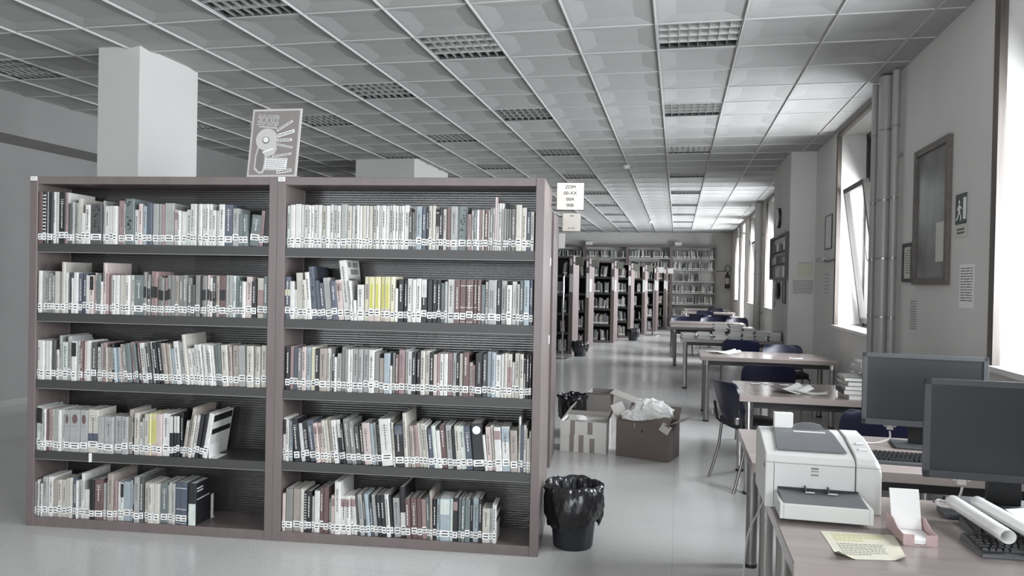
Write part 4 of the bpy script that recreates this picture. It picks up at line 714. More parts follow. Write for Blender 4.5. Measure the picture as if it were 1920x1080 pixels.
make_table(0.255, 8.44, 1.44, 0.84, 'wooden reading table between the two blue-backed chairs, by the tilted window', 'table', 'reading tables along the windows')
make_table(0.05, 11.08, 1.41, 0.84, 'wooden reading table carrying seven stacks of journals beside the wall pier', 'table', 'reading tables along the windows', lm='chrome')
make_table(-0.11, 14.1, 1.5, 0.84, 'reading table behind the journal stacks, lower edge just above them', 'table', 'reading tables along the windows')
make_table(-0.15, 15.7, 1.5, 0.84, 'reading table pushed behind the fourth one, wide dark front edge', 'table', 'reading tables along the windows')
make_table(0.20, 19.1, 1.45, 0.84, 'far reading table past the blue chairs, third from the back', 'table', 'reading tables along the windows')
make_table(0.15, 21.9, 1.45, 0.84, 'far reading table, second from the back wall shelving', 'table', 'reading tables along the windows')
make_table(0.2, 24.6, 1.45, 0.84, 'farthest reading table, right before the back wall shelving', 'table', 'reading tables along the windows')
# ------------------------------------------------------------------ chairs (faces +y, back at -y)
def make_chair():
    r = empty('stacking_chair')
    def back(u, v):
        X = (u*2-1); Z = v; hw = 0.235
        # rounded corners
        k = 1.0
        if Z > 0.68: k = math.sqrt(max(0, 1-((Z-0.68)/0.32)**2))*0.22+0.78
        if Z < 0.15: k = 0.90+0.10*(Z/0.15)
        return (X*hw*k, -0.235-0.09*Z+0.055*X*X, 0.50+0.29*Z)
    MB().grid(back, 16, 14, M['blue'], th=(0, 0.016, 0)).build('backrest', r, smooth=True)
    def seat(u, v):
        X = u*2-1; Y = v*2-1; k = 1-0.08*abs(Y)**4
        return (X*0.225*k, Y*0.215*(1-0.06*abs(X)**4), 0.44-0.03*max(0, Y-0.5)**1.5+0.012*X*X)
    MB().grid(seat, 14, 14, M['seatblack'], th=(0, 0, 0.035)).build('seat', r, smooth=True)
    for s in (-1, 1):
        MB().tube([(s*0.235, -0.27, 0.0), (s*0.225, -0.20, 0.25), (s*0.225, -0.18, 0.43)], 0.0115, M['leg_grey'], 10).build('leg', r, smooth=True)
        MB().tube([(s*0.235, 0.25, 0.0), (s*0.228, 0.19, 0.25), (s*0.225, 0.16, 0.43)], 0.0115, M['leg_grey'], 10).build('leg', r, smooth=True)
        MB().tube([(s*0.225, 0.18, 0.425), (s*0.225, -0.17, 0.425), (s*0.228, -0.215, 0.46), (s*0.222, -0.243, 0.60)], 0.011, M['black'], 10).build('side_frame', r, smooth=True)
        MB().box(s*0.222-0.015, -0.262, 0.495, s*0.222+0.015, -0.238, 0.545, M['alu']).build('bracket', r, bevel=0.004)
    return r
CH = make_chair(); cfirst = [True]
def chair(x, y, rz, label, grp='navy stacking chairs around the tables'):
    c = CH if cfirst[0] else copy_tree(CH); cfirst[0] = False
    c.location = (x, y, 0); c.rotation_euler = (0, 0, R_(rz)); return tag(c, label, 'chair', grp)
chair(0.815, 7.35, 0, 'navy chair seen from behind, between the papers table and the table behind it')
chair(1.27, 9.33, 184, 'blue-backed chair facing the camera behind the second reading table')
chair(0.83, 10.55, 0, 'navy chair seen from behind in front of the journal stacks')
chair(0.60, 5.92, -71, 'navy chair seen edge-on at the left end of the nearest reading table')
chair(1.17, 4.98, 3, 'navy chair seen from behind, partly hidden by the farther monitor')
chair(0.10, 16.85, 180, 'blue chair behind the fifth table, leftmost of the far ones')
chair(0.74, 17.15, 178, 'blue chair in the middle behind the fifth table')
chair(1.30, 16.9, 184, 'blue chair behind the fifth table, nearest the window wall')
chair(0.50, 18.85, 0, 'dark blue chair tucked at the front of the far third table, left one')
chair(1.0, 18.6, 0, 'dark blue chair tucked at the front of the far third table, right one')
chair(0.75, 21.65, 0, 'small far blue chair in front of the second last table')
chair(1.15, 24.35, 0, 'small dark chair in front of the farthest table')
# ------------------------------------------------------------------ journal stacks and loose paper on the tables
def journal(x, y, z, w, d, h, rz, cov, label, grp, spine_front=False):
    cm = BM[cov]; b = MB(); t = 0.0022
    b.box(-w/2, -d/2, 0, w/2, d/2, t, cm); b.box(-w/2, -d/2, h-t, w/2, d/2, h, cm); b.box(-w/2, -d/2, t, -w/2+0.0015, d/2, h-t, cm)
    o = b.build('journal', loc=(x, y, z), rot=(0, 0, rz)); tag(o, label, 'journal', grp)
    MB().box(-w/2+0.0015, -d/2+0.006, t, w/2-0.005, d/2-0.006, h-t, BM['pages']).build('pages', o)
random.seed(21)
def jstack(x, y, n, w, d, hs, covs, place, grp):
    z = TZ+0.0008
    for i in range(n):
        h = random.uniform(*hs); rz = random.uniform(-0.12, 0.12)+(math.pi if random.random() < 0.5 else 0)
        nm = 'bottom' if i == 0 else ('topmost' if i == n-1 else ordinal(i+1)+' from bottom')
        cv = random.choice(covs)
        journal(x+random.uniform(-0.012, 0.012), y+random.uniform(-0.012, 0.012), z, w*random.uniform(0.93, 1.0), d*random.uniform(0.95, 1), h, rz, cv, '%s journal, %s, %s' % (CN[cv], nm, place), grp); z += h+0.0004
G3 = 'journals stacked on the table by the pier'
PLS = [(0.155, 5, 0.185, (0.014, 0.022), 'wwkg', 'leftmost low stack near the pier'), (0.385, 5, 0.185, (0.013, 0.020), 'wkw', 'second low stack near the pier'),
       (0.605, 9, 0.185, (0.020, 0.027), 'wwdk', 'tall white stack near the pier'), (0.815, 9, 0.185, (0.022, 0.026), 'gmd', 'tall grey stack near the pier'),
       (0.985, 7, 0.16, (0.019, 0.025), 'wgc', 'fifth stack from left near the pier'), (1.165, 6, 0.17, (0.020, 0.026), 'gmd', 'sixth stack from left near the pier'),
       (1.36, 6, 0.17, (0.020, 0.026), 'gmd', 'rightmost stack touching the pier')]
for x, n, w, hs, cv, pl in PLS: jstack(x, 11.28 if x < 0.95 or x > 1.0 else 11.27, n, w, 0.25, hs, cv, pl, G3)
G1 = 'journals stacked on the nearest reading table'
jstack(1.26, 5.74, 5, 0.22, 0.28, (0.026, 0.036), 'wwdg', 'front stack left of the far monitor', G1)
jstack(1.44, 6.12, 8, 0.22, 0.29, (0.022, 0.034), 'wgmw', 'back stack left of the far monitor', G1)
def sheet(x, y, w, d, rz, label, curl=0.01, m='paper', name='loose_paper', z=TZ, fold=0.0):
    b = MB(); b.grid(lambda u, v: ((u-0.5)*w, (v-0.5)*d, 0.0012+curl*abs(u-0.5-fold)**1.5*2+curl*0.4*math.sin(v*5)**2*u), 10, 8, M[m], th=(0, 0, 0.0005))
    o = b.build(name, loc=(x, y, z), rot=(0, 0, rz), smooth=True); return tag(o, label, 'paper')
sheet(0.83, 5.86, 0.26, 0.2, 0.5, 'folded white leaflet open on the nearest reading table', 0.05)
sheet(0.96, 5.80, 0.24, 0.09, -0.3, 'second leaflet lying against the folded one, nearest reading table', 0.03, 'paper_g', fold=0.1)
for k, x in enumerate((0.62, 0.72, 0.84)):
    sheet(x, 6.25, 0.07, 0.06, 0.1*k, 'small white label card, %s from left at the table\'s rear edge' % ordinal(k+1), 0.003, name='label_card')
sheet(0.55, 8.95, 0.30, 0.22, 0.3, 'white paper lying at the left of the second reading table', 0.04)
sheet(1.27, 8.62, 0.14, 0.06, 0.0, 'small white slip near the right front of the second reading table', 0.004)
sheet(0.44, 9.12, 0.2, 0.05, 0.05, 'narrow white slip at the rear left of the second reading table', 0.004)
# ------------------------------------------------------------------ printer
pr = empty('laser_printer', (0.315, 2.775, TZ), 0, 'beige office laser printer with grey lid and open paper tray on the desk', 'printer')
PW, PD, PH = 0.382, 0.33, 0.20
b = MB()   # body: side profile extruded along x, front at y=0
prof = [(0, 0.0), (0.0, 0.165), (0.012, 0.185), (0.06, 0.197), (0.20, 0.226), (0.30, 0.232), (PD, 0.215), (PD, 0)]
b.add([(0, y, z) for y, z in prof]+[(PW-0.085, y, z) for y, z in prof], [tuple(range(7, -1, -1)), tuple(range(8, 16))]+[(i, (i+1) % 8, 8+(i+1) % 8, 8+i) for i in range(8)][::1], M['printer'])
b.build('body', pr, bevel=0.006, bseg=3)
b = MB(); prof2 = [(0, 0.0), (0.0, 0.172), (0.012, 0.190), (0.06, 0.204), (0.20, 0.232), (0.30, 0.236), (PD, 0.2), (PD, 0)]
b.add([(PW-0.0835, y, z) for y, z in prof2]+[(PW-0.02, y, z) for y, z in prof2]+[(PW, y+0.004, z-0.03 if z > 0.1 else z) for y, z in prof2], [tuple(range(7, -1, -1)), tuple(range(16, 24))]+[(i, (i+1) % 8, 8+(i+1) % 8, 8+i) for i in range(8)]+[(8+i, 8+(i+1) % 8, 16+(i+1) % 8, 16+i) for i in range(8)], M['printer'])
cp = b.build('control_side', pr, bevel=0.004)
bt = MB()
for k in range(2): bt.box(PW-0.062, 0.07+0.05*k, 0.206+0.0108*k, PW-0.030, 0.082+0.05*k, 0.212+0.0108*k, M['white_paint'])
bt.build('button', cp, bevel=0.002)
MB().box(0.03, -0.0025, 0.012, PW-0.088, 0.0, 0.158, M['printer']).build('front_door', pr, bevel=0.002)
g = MB()
for x in (0.0285, PW-0.087): g.box(x, -0.0015, 0.01, x+0.0012, 0.001, 0.16, M['ink_g'])
g.box(0.001, -0.0012, 0.160, PW-0.001, 0.001, 0.1612, M['ink_g']); g.box(PW-0.0845, 0.0, 0.165, PW-0.0833, 0.17, 0.2285, M['ink_g']) if 0 else None
g.build('seam', pr)
# grey output lid, follows the slope
b = MB()
def lid(u, v):
    y = 0.045+v*0.22; z = 0.196+(y-0.06)*0.205 if y < 0.20 else 0.226+(y-0.2)*0.06
    z += 0.004; k = 0.035*v
    return (0.045+k*0.3+u*(PW-0.15-k*0.9), y, z)
b.grid(lid, 16, 12, M['printer_grey'], th=(0, 0, 0.004)); lo = b.build('output_lid', pr, smooth=True)
b = MB(); b.grid(lambda u, v: (0.115+0.022*v+u*(0.135-0.044*v), 0.255+0.012*v, 0.230+0.030*v*(1-0.25*(2*u-1)**2)), 10, 4, M['printer_grey'], th=(0, 0.012, 0)); b.build('paper_stop', lo, smooth=True)
MB().box(0.12, 0.205, 0.2275, 0.235, 0.222, 0.2365, M['printer']).build('lid_slot', lo, bevel=0.002)
# tray
t = MB(); y0, z1 = -0.165, 0.062
t.box(0.03, y0, 0.012, 0.042, 0.0, z1, M['printer']); t.box(0.306, y0, 0.012, 0.318, 0.0, z1, M['printer']); t.box(0.042, y0, 0.012, 0.306, y0+0.01, z1, M['printer']); t.box(0.042, y0+0.01, 0.012, 0.306, 0, 0.016, M['printer'])
tr_ = t.build('paper_tray', pr, bevel=0.002)
b = MB(); b.grid(lambda u, v: (0.042+u*0.264, y0+0.010+v*0.155, 0.058+0.012*v-0.006*math.sin(math.pi*u)), 8, 4, M['printer_grey'], th=(0, 0, 0.003)); b.build('tray_cover', tr_, smooth=True)
g = MB()
for x in (0.13, 0.205): g.box(x, -0.03, 0.066, x+0.003, -0.002, 0.088, M['printer_grey']); g.box(x-0.002 if x > 0.2 else x, -0.032, 0.068, x+0.03, -0.022, 0.071, M['printer'])
g.box(0.042, -0.006, 0.068, 0.306, -0.0026, 0.078, M['black']); g.build('paper_guide', tr_)
MB().box(0.150, -0.0035, 0.118, 0.178, -0.0025, 0.152, M['paper_g']).build('badge', pr)
text('EPSON', 0.0078, M['ink'], pr, (0.164, -0.0040, 0.138), UP, 0.0003, 'badge_lettering'); MB().box(0.152, -0.0040, 0.123, 0.176, -0.0035, 0.127, M['ink_g']).box(0.152, -0.0040, 0.145, 0.176, -0.0035, 0.150, M['ink_g']).build('badge_print', pr)
MB().box(-0.0015, 0.02, 0.135, 0.001, 0.035, 0.150, M['ink_g']).build('side_latch', pr)
cb = MB().box(0, 0, 0, 0.068, 0.03, 0.058, M['paper']).build('card_pack', loc=(0.375, 3.035, TZ+0.236), rot=(R_(-2), 0, R_(3)), bevel=0.001); tag(cb, 'small upright pack of white cards on top of the printer', 'cards')
MB().box(-0.006, -0.006, -0.004, 0.078, 0.036, 0.001, M['paper_g']).build('card_base', cb)
# ------------------------------------------------------------------ monitors
def monitor(x, y, rz, label):
    r = empty('monitor', (x, y, TZ), R_(rz), label, 'monitor', None); w, h = 0.55, 0.357; z0 = 0.102
    b = MB(); bz = 0.022
    b.box(-w/2, -0.012, z0, w/2, 0.0, z0+bz+0.006, M['dgrey']); b.box(-w/2, -0.012, z0+h-bz, w/2, 0, z0+h, M['dgrey']); b.box(-w/2, -0.012, z0, -w/2+bz, 0, z0+h, M['dgrey']); b.box(w/2-bz, -0.012, z0, w/2, 0, z0+h, M['dgrey'])
    b.build('bezel', r, bevel=0.002); MB().box(-w/2+bz, -0.007, z0+bz, w/2-bz, -0.004, z0+h-bz, M['screen']).build('screen', r)
    MB().box(-w/2+0.002, 0.0, z0+0.002, w/2-0.002, 0.022, z0+h-0.002, M['black']).box(-w/2+0.07, 0.022, z0+0.04, w/2-0.07, 0.05, z0+h-0.06, M['black']).build('rear_housing', r, bevel=0.008)
    MB().box(-0.055, 0.03, 0.012, 0.055, 0.055, z0+0.14, M['black']).build('stand_neck', r, bevel=0.004)
    MB().box(-0.13, -0.07, 0, 0.13, 0.12, 0.013, M['dgrey']).build('stand_base', r, bevel=0.006)
    MB().box(w/2-0.09, -0.0126, z0+0.009, w/2-0.045, -0.0119, z0+0.015, M['ink_g']).build('maker_mark', r)
    p = MB().box(-0.155, 0.016, z0-0.026, -0.125, 0.034, z0+0.004, M['white_cable']).box(-0.168, 0.018, z0-0.012, -0.158, 0.03, z0+0.002, M['white_cable']).box(-0.122, 0.018, z0-0.012, -0.112, 0.03, z0+0.002, M['white_cable']).build('video_plug', r, bevel=0.002)
    return r
m1 = monitor(1.155, 2.965, -2, 'black flat monitor on the nearer desk, cut by the right picture edge')
m2 = monitor(1.185, 4.02, -6, 'black flat monitor on the second desk, behind the nearer one')
def cable(pts, r, m, label, n=24):
    P = [Vector(p) for p in pts]; out = []
    for i in range(len(P)-1):      # catmull-rom
        a, b_, c, d = P[max(i-1, 0)], P[i], P[i+1], P[min(i+2, len(P)-1)]
        for k in range(8):
            t = k/8; out.append(0.5*((2*b_)+(-a+c)*t+(2*a-5*b_+4*c-d)*t*t+(-a+3*b_-3*c+d)*t**3))
    out.append(P[-1]); o = MB().tube(out, r, M[m], 8).build('cable', smooth=True); return tag(o, label, 'cable')
cable([(1.016, 2.985, TZ+0.068), (1.01, 2.99, TZ+0.035), (0.985, 2.975, TZ+0.012), (0.92, 2.93, TZ+0.03), (0.90, 2.85, TZ+0.033), (0.95, 2.83, TZ+0.033), (1.10, 2.86, TZ+0.022), (1.35, 2.87, TZ+0.02), (1.55, 2.95, TZ+0.006)], 0.0045, 'white_cable', 'pale video cable looping below the nearer monitor')
cable([(1.048, 4.06, TZ+0.068), (1.045, 4.06, TZ+0.03), (0.98, 4.05, TZ+0.006), (0.90, 4.06, TZ+0.006), (0.86, 4.12, TZ+0.006)], 0.0045, 'white_cable', 'pale video cable below the farther monitor')
cable([(0.93, 3.01, TZ+0.004), (0.97, 3.03, 0.70), (1.0, 3.10, 0.62), (1.03, 3.2, 0.70), (1.03, 3.25, 0.60), (1.05, 3.3, 0.3), (1.06, 3.3, 0.01)], 0.003, 'black', 'thin black cable hanging between the two desks')
cable([(0.329, 2.86, 0.78), (0.318, 2.85, 0.72), (0.300, 2.84, 0.68), (0.262, 2.80, 0.60), (0.248, 2.77, 0.42), (0.252, 2.72, 0.2), (0.262, 2.66, 0.006), (0.30, 2.6, 0.004)], 0.003, 'pipe', 'grey power cord hanging from the printer beside the desk leg')
cable([(1.02, 2.40, TZ+0.005), (1.08, 2.36, TZ+0.004), (1.2, 2.33, TZ+0.004), (1.4, 2.31, TZ+0.004)], 0.0025, 'black', 'thin black keyboard cable at the front of the near desk')
# ------------------------------------------------------------------ keyboards
def keyboard(x, y, rz, label, z=TZ, tilt=0):
    r = empty('keyboard', (x, y, z), R_(rz), label, 'keyboard'); r.rotation_euler = (R_(tilt), 0, R_(rz)); w, d = 0.445, 0.155
    b = MB(); b.add([(0, 0, 0), (w, 0, 0), (w, d, 0), (0, d, 0), (0.006, 0.004, 0.012), (w-0.006, 0.004, 0.012), (w-0.004, d-0.004, 0.026), (0.004, d-0.004, 0.026)], [(0, 3, 2, 1), (4, 5, 6, 7), (0, 1, 5, 4), (1, 2, 6, 5), (2, 3, 7, 6), (3, 0, 4, 7)], M['dgrey']); b.build('keyboard_body', r, bevel=0.002)
    k = MB(); p = 0.0188
    for row in range(6):
        yy = 0.020+row*0.0200+(0.008 if row == 5 else 0); zz = 0.0125+(yy/d)*0.014; xx = 0.012; c = 0
        while xx < w-0.018:
            ww = p
            if row == 0 and 0.085 < xx < 0.12: ww = p*5.6
            elif c == 0 and row in (1, 2, 3): ww = p*(1.2+0.25*((row+1) % 3))
            if 0.293 < xx < 0.300 or 0.357 < xx < 0.364: xx += 0.006
            e = 0.0016
            k.add([(xx+e*0.3, yy+e*0.3, zz), (xx+ww-e, yy+e*0.3, zz), (xx+ww-e, yy+p-e, zz), (xx+e*0.3, yy+p-e, zz), (xx+0.003, yy+0.003, zz+0.0085), (xx+ww-0.004, yy+0.003, zz+0.0085), (xx+ww-0.004, yy+p-0.003, zz+0.009), (xx+0.003, yy+p-0.003, zz+0.009)], [(4, 5, 6, 7), (0, 1, 5, 4), (1, 2, 6, 5), (2, 3, 7, 6), (3, 0, 4, 7)], M['black']); xx += ww; c += 1
    ko = k.build('keys', r); ko['kind'] = 'stuff'
    return r
keyboard(0.880, 2.425, 3, 'black keyboard at the front of the near desk, bottom right corner')
keyboard(0.925, 2.610, -2, 'second black keyboard lying under the rolled papers')
keyboard(0.845, 3.60, -2, 'black keyboard on the second desk below the farther monitor')
ms = MB().box(0.905, 2.80, TZ, 1.17, 2.90, TZ+0.022, M['dgrey']).build('docking_slab', bevel=0.006); tag(ms, 'flat dark device behind the keyboards below the nearer monitor', 'device')
# rolled white papers
def roll(p0, p1, r, label, wave=0.1):
    p0 = Vector(p0); p1 = Vector(p1); a = (p1-p0); L_ = a.length; a.normalize(); up = Vector((0, 0, 1)); s_ = a.cross(up).normalized(); up = s_.cross(a)
    def f(u, v):
        t = u*2*math.pi*1.6; rr = r*(1-0.10*u)*(1+wave*math.sin(t+0.6+v)*0.6); return p0+a*(v*L_)+s_*math.cos(t)*rr*1.1+up*(math.sin(t)*rr)
    b = MB(); b.grid(f, 60, 8, M['paper'], th=None); o = b.build('paper_roll', smooth=True); md = o.modifiers.new('th', 'SOLIDIFY'); md.thickness = 0.0006
    return tag(o, label, 'paper roll')
roll((0.922, 2.79, TZ+0.064), (0.962, 2.455, TZ+0.058), 0.021, 'rolled white paper lying over the keyboards, left of two')
roll((1.000, 2.80, TZ+0.064), (1.060, 2.46, TZ+0.057), 0.020, 'looser rolled white paper at the right edge, over the keyboards', 0.25)
b = MB(); b.grid(lambda u, v: (1.065+u*0.24+0.02*(1-v), 2.48+v*0.27, TZ+0.050+0.012*math.sin(u*3)+0.012*v), 12, 8, M['paper'], th=(0, 0, 0.001)); o = b.build('paper_sheets', smooth=True); tag(o, 'white sheets spread beside the paper rolls at the right edge', 'paper')
# ------------------------------------------------------------------ pink card holder and taped sheet
ph = empty('card_holder', (0.686, 2.482, TZ), R_(3), 'pink plastic card holder with white cards on the near desk', 'card holder')
b = MB(); w = 0.098
b.box(0, 0, 0, w, 0.16, 0.003, M['pink'])
for x in (0.0, w-0.002):
    sp = [(0, 0), (0.16, 0), (0.16, 0.05), (0.10, 0.056), (0.05, 0.036), (0, 0.034)]
    b.add([(x, y, z) for y, z in sp]+[(x+0.002, y, z) for y, z in sp], [tuple(range(5, -1, -1)), tuple(range(6, 12))]+[(i, (i+1) % 6, 6+(i+1) % 6, 6+i) for i in range(6)], M['pink'])
b.box(0.002, 0, 0.003, 0.032, 0.002, 0.034, M['pink']); b.box(w-0.032, 0, 0.003, w-0.002, 0.002, 0.034, M['pink']); b.box(0.002, 0.158, 0.003, w-0.002, 0.16, 0.05, M['pink'])
b.build('holder_tray', ph)
MB().box(0.006, 0.006, 0.004, w-0.006, 0.11, 0.016, M['paper']).build('card_stack', ph)
b = MB(); b.grid(lambda u, v: (0.004+u*(w-0.010), 0.112+0.035*v, 0.016+0.118*v), 3, 8, M['paper'], th=(0, 0.006, 0)); b.build('standing_cards', ph, smooth=True)
sh = empty('taped_notice', (0.455, 2.30, TZ+0.0006), 0, 'yellowed printed sheet with a curled corner on the near desk', 'paper')
poly = [(0.01, 0.245), (0.225, 0.272), (0.205, 0.075), (0.17, 0.015), (0.045, -0.008), (0.008, 0.028)]
def cl(u, v):
    a = Vector((0.012, 0.0)).lerp(Vector((0.205, 0.035)), u); c = Vector((0.006, 0.248)).lerp(Vector((0.228, 0.268)), u); p = a.lerp(c, v)
    z = 0.0004; d = max(0, 0.22-u-v); z += d*0.10; e = max(0, u-v-0.80); z += e*0.08
    return (p.x, p.y, z)
b = MB(); b.grid(cl, 16, 16, M['paper_y'], th=(0, 0, 0.0004)); b.build('sheet', sh, smooth=True)
random.seed(4); b = MB(); b2 = MB()
for r_ in range(13):
    v = 0.92-r_*0.062; u = 0.12
    if r_ == 5: continue
    mm = b2 if r_ < 5 else b
    while u < (0.75 if r_ not in (3, 4, 12) else 0.5):
        du = random.uniform(0.02, 0.07); p = cl(u, v); q = cl(min(u+du, 0.86), v-0.022); mm.box(p[0], q[1], 0.0012, q[0], p[1], 0.0014, M['ink_g'] if mm is b else M['hl']); u += du+0.015
b.build('print_lines', sh); b2.build('highlighted_lines', sh)
for x, y, a in ((0.62, 2.295, 0.5), (0.445, 2.52, -0.4)):
    pass
# ------------------------------------------------------------------ bins
def make_bin(name, x, y, r0, r1, h, bag, label, bag_drop=0.6, n=48, puff=0.03, seed=1):
    r = empty(name, (x, y, 0), 0, label, 'waste bin'); random.seed(seed)
    MB().lathe([(0.0, 0.003), (r0*0.96, 0.0), (r0, 0.008), (r1, h), (r1-0.004, h), (r0-0.004, 0.012), (0, 0.012)], M['bin'], 40).build('bin_body', r, smooth=True)
    if bag:
        ph_ = [random.uniform(0, 6.28) for _ in range(12)]
        def fn(t, z, j):
            k = 0.35 if z > h*1.0 else 1.0
            a = 0.006*math.sin(7*t+ph_[0])+0.005*math.sin(13*t+ph_[1]+z*25)+0.0035*math.sin(23*t+ph_[2]-z*40)+0.003*math.sin(37*t+ph_[3]+z*90)
            k *= 0.55 if z < h*0.9 and j < 9 else 1.0
            return a*k+(0.012*math.sin(2*t+ph_[4]) if j > 4 else 0)
        H = h; P = [(r1*0.72, H*0.60), (r1*0.84, H*0.8), (r1-0.008, H*0.97), (r1+0.002, H*1.02), (r1+0.012, H*1.0), (r1+puff*0.75, H*0.93), (r1+puff, H*0.80), (r1+puff*1.05, H*0.68), (r1+puff*0.85, H*0.56), (r1+puff*0.3, H*0.45), (r1+puff*0.1, H*0.40), (r1-0.004, H*0.42)]
        b = MB(); PP = []
        for a, c in zip(P, P[1:]):
            for k in range(3): PP.append((a[0]+(c[0]-a[0])*k/3, a[1]+(c[1]-a[1])*k/3))
        PP.append(P[-1])
        nn = 120; vs = []
        for j, (rr, z) in enumerate(PP):
            for i in range(nn):
                t = 2*math.pi*i/nn; q = rr+fn(t, z, j//3); dz = 0.006*math.sin(5*t+ph_[5])+0.004*math.sin(11*t+ph_[6])
                if j > 16: dz += 0.03*math.sin(1.5*t+ph_[7])*(j-16)/16
                vs.append((q*math.cos(t), q*math.sin(t), z+dz))
        fs = [(j*nn+i, j*nn+(i+1) % nn, (j+1)*nn+(i+1) % nn, (j+1)*nn+i) for j in range(len(PP)-1) for i in range(nn)]
        b.add(vs, fs, M['bag']); o = b.build('bin_bag', r, smooth=True)
        for p in o.data.polygons: p.use_smooth = True
    return r
make_bin('waste_bin', -0.557, 4.25, 0.112, 0.145, 0.355, True, 'black waste bin with a crumpled black bag, standing by the near bookcase end', puff=0.034, seed=3)
make_bin('waste_bin', -0.985, 7.30, 0.105, 0.135, 0.40, True, 'dark waste bin with a bag behind the striped white box', puff=0.015, seed=5)
make_bin('waste_bin', -1.93, 15.25, 0.115, 0.14, 0.30, True, 'black bagged waste bin at the foot of the second far bookcase', puff=0.03, seed=6)
make_bin('waste_bin', -1.13, 20.0, 0.115, 0.14, 0.31, True, 'black waste bin farther down the aisle, by the fourth far bookcase', puff=0.02, seed=8)
# ------------------------------------------------------------------ cardboard boxes
def carton(name, p0, p1, dep, h, m, label, flaps, lean=0):
    """p0,p1: front bottom corners on the floor"""
    p0 = Vector(p0); p1 = Vector(p1); L_ = (p1-p0).length; a = math.atan2((p1-p0).y, (p1-p0).x)
    r = empty(name, (p0.x, p0.y, 0), a, label, 'cardboard box'); t = 0.006; b = MB(); mm = M[m]
    b.box(0, 0, 0.001, L_, t, h, mm); b.box(0, dep-t, 0.001, L_, dep, h, mm); b.box(0, t, 0.001, t, dep-t, h, mm); b.box(L_-t, t, 0.001, L_, dep-t, h, mm); b.box(t, t, 0.001, L_-t, dep-t, 0.008, mm)
    b.build('box_body', r, bevel=0.002)
    for side, ln, ang, fm in flaps:
        f = MB(); 
        if side == 'f': f.box(0, 0, 0, L_-0.01, 0.004, ln, M[fm]); o = f.build('flap', r, (0.005, 0.001, h), (R_(ang), 0, 0))
        if side == 'b': f.box(0, -0.004, 0, L_-0.01, 0, ln, M[fm]); o = f.build('flap', r, (0.005, dep, h), (R_(-ang), 0, 0))
        if side == 'l': f.box(0, 0, 0, 0.004, dep-0.02, ln, M[fm]); o = f.build('flap', r, (0.0, 0.01, h), (0, R_(-ang), 0))
        if side == 'r': f.box(-0.004, 0, 0, 0, dep-0.02, ln, M[fm]); o = f.build('flap', r, (L_, 0.01, h), (0, R_(ang), 0))
    return r, L_
# side angles: positive opens outwards
bx1, L1_ = carton('cardboard_box', (-0.500, 6.56, 0), (-0.045, 6.425, 0), 0.30, 0.315, 'carton', 'large dark brown cardboard box full of crumpled white paper, right of the others', [('f', 0.10, -62, 'carton'), ('r', 0.14, 70, 'carton_l'), ('b', 0.12, 35, 'carton'), ('l', 0.13, 30, 'carton_l')])
tp = MB().box(L1_, 0.13, 0.01, L1_+0.0015, 0.17, 0.315, M['ink_g']).build('side_seam', bx1)
MB().box(0.165, -0.001, 0.262, 0.170, 0.0, 0.30, M['paper_g']).build('tape_scrap', bx1)
flat_ = MB(); flat_.add([(0.222, -0.0015, 0.228), (0.245, -0.0015, 0.228), (0.240, -0.0015, 0.256), (0.232, -0.0015, 0.248)], [(0, 1, 2, 3)], M['ink']); flat_.build('printed_arrow', bx1)
fl2 = MB().box(0, 0, 0, 0.085, 0.003, 0.075, M['paper_g']).build('card_scrap', bx1, (0.385, -0.012, 0.27), (R_(-12), R_(28), 0))
# crumpled white paper
def crumple(cx, cy, cz, rx, ry, rz, seed, label, name='crumpled_paper', m='paper', nu=22, nv=12, amp=0.16):
    from mathutils import noise
    b = MB(); off = Vector((seed*7.3, seed*3.1, seed))
    def f(u, v):
        t = u*2*math.pi; p = v*math.pi; d = Vector((math.cos(t)*math.sin(p), math.sin(t)*math.sin(p), math.cos(p)))
        k = 1+amp*(abs(noise.noise(d*2.6+off))*2.2-0.5)+amp*0.7*(abs(noise.noise(d*6+off))*2-0.4)
        return (cx+d.x*rx*k, cy+d.y*ry*k, cz+max(d.z*rz*k, -rz*0.45))
    b.grid(f, nu, nv, M[m]); o = b.build(name, smooth=False); return tag(o, label, 'paper')
crumple(-0.205, 6.63, 0.375, 0.185, 0.12, 0.115, 2, 'heap of crumpled white paper in the dark brown box', amp=0.24)
crumple(-0.33, 6.57, 0.35, 0.13, 0.08, 0.055, 5, 'flatter crumpled white paper spilling over the dark box\'s left side', amp=0.2)
bx2, L2_ = carton('cardboard_box', (-0.995, 6.585, 0), (-0.588, 6.565, 0), 0.33, 0.275, 'carton_w', 'white cardboard box striped with brown tape, left of the dark box', [('l', 0.15, -35, 'carton_l'), ('r', 0.13, 22, 'carton'), ('b', 0.09, 75, 'carton_l')])
for x, z0, z1, w in ((0.090, 0.155, 0.275, 0.042), (0.245, 0.165, 0.272, 0.044), (0.085, 0.004, 0.16, 0.04), (0.168, 0.004, 0.155, 0.043), (0.265, 0.004, 0.13, 0.044)):
    MB().box(x, -0.0012, z0, x+w, 0.0, z1, M['tape']).build('tape_strip', bx2)
MB().box(0.03, 0.02, 0.20, L2_-0.02, 0.31, 0.262, M['paper_g']).build('packed_papers', bx2, bevel=0.01)
crumple(-0.83, 6.66, 0.285, 0.07, 0.05, 0.03, 9, 'white wad of paper on top of the striped white box', amp=0.2, nu=14, nv=8)
bx3, L3_ = carton('cardboard_box', (-0.852, 7.30, 0), (-0.625, 7.285, 0), 0.33, 0.43, 'carton_l', 'tall open brown cardboard box behind the striped white one', [('r', 0.27, 108, 'carton_l'), ('f', 0.05, -170, 'carton')])
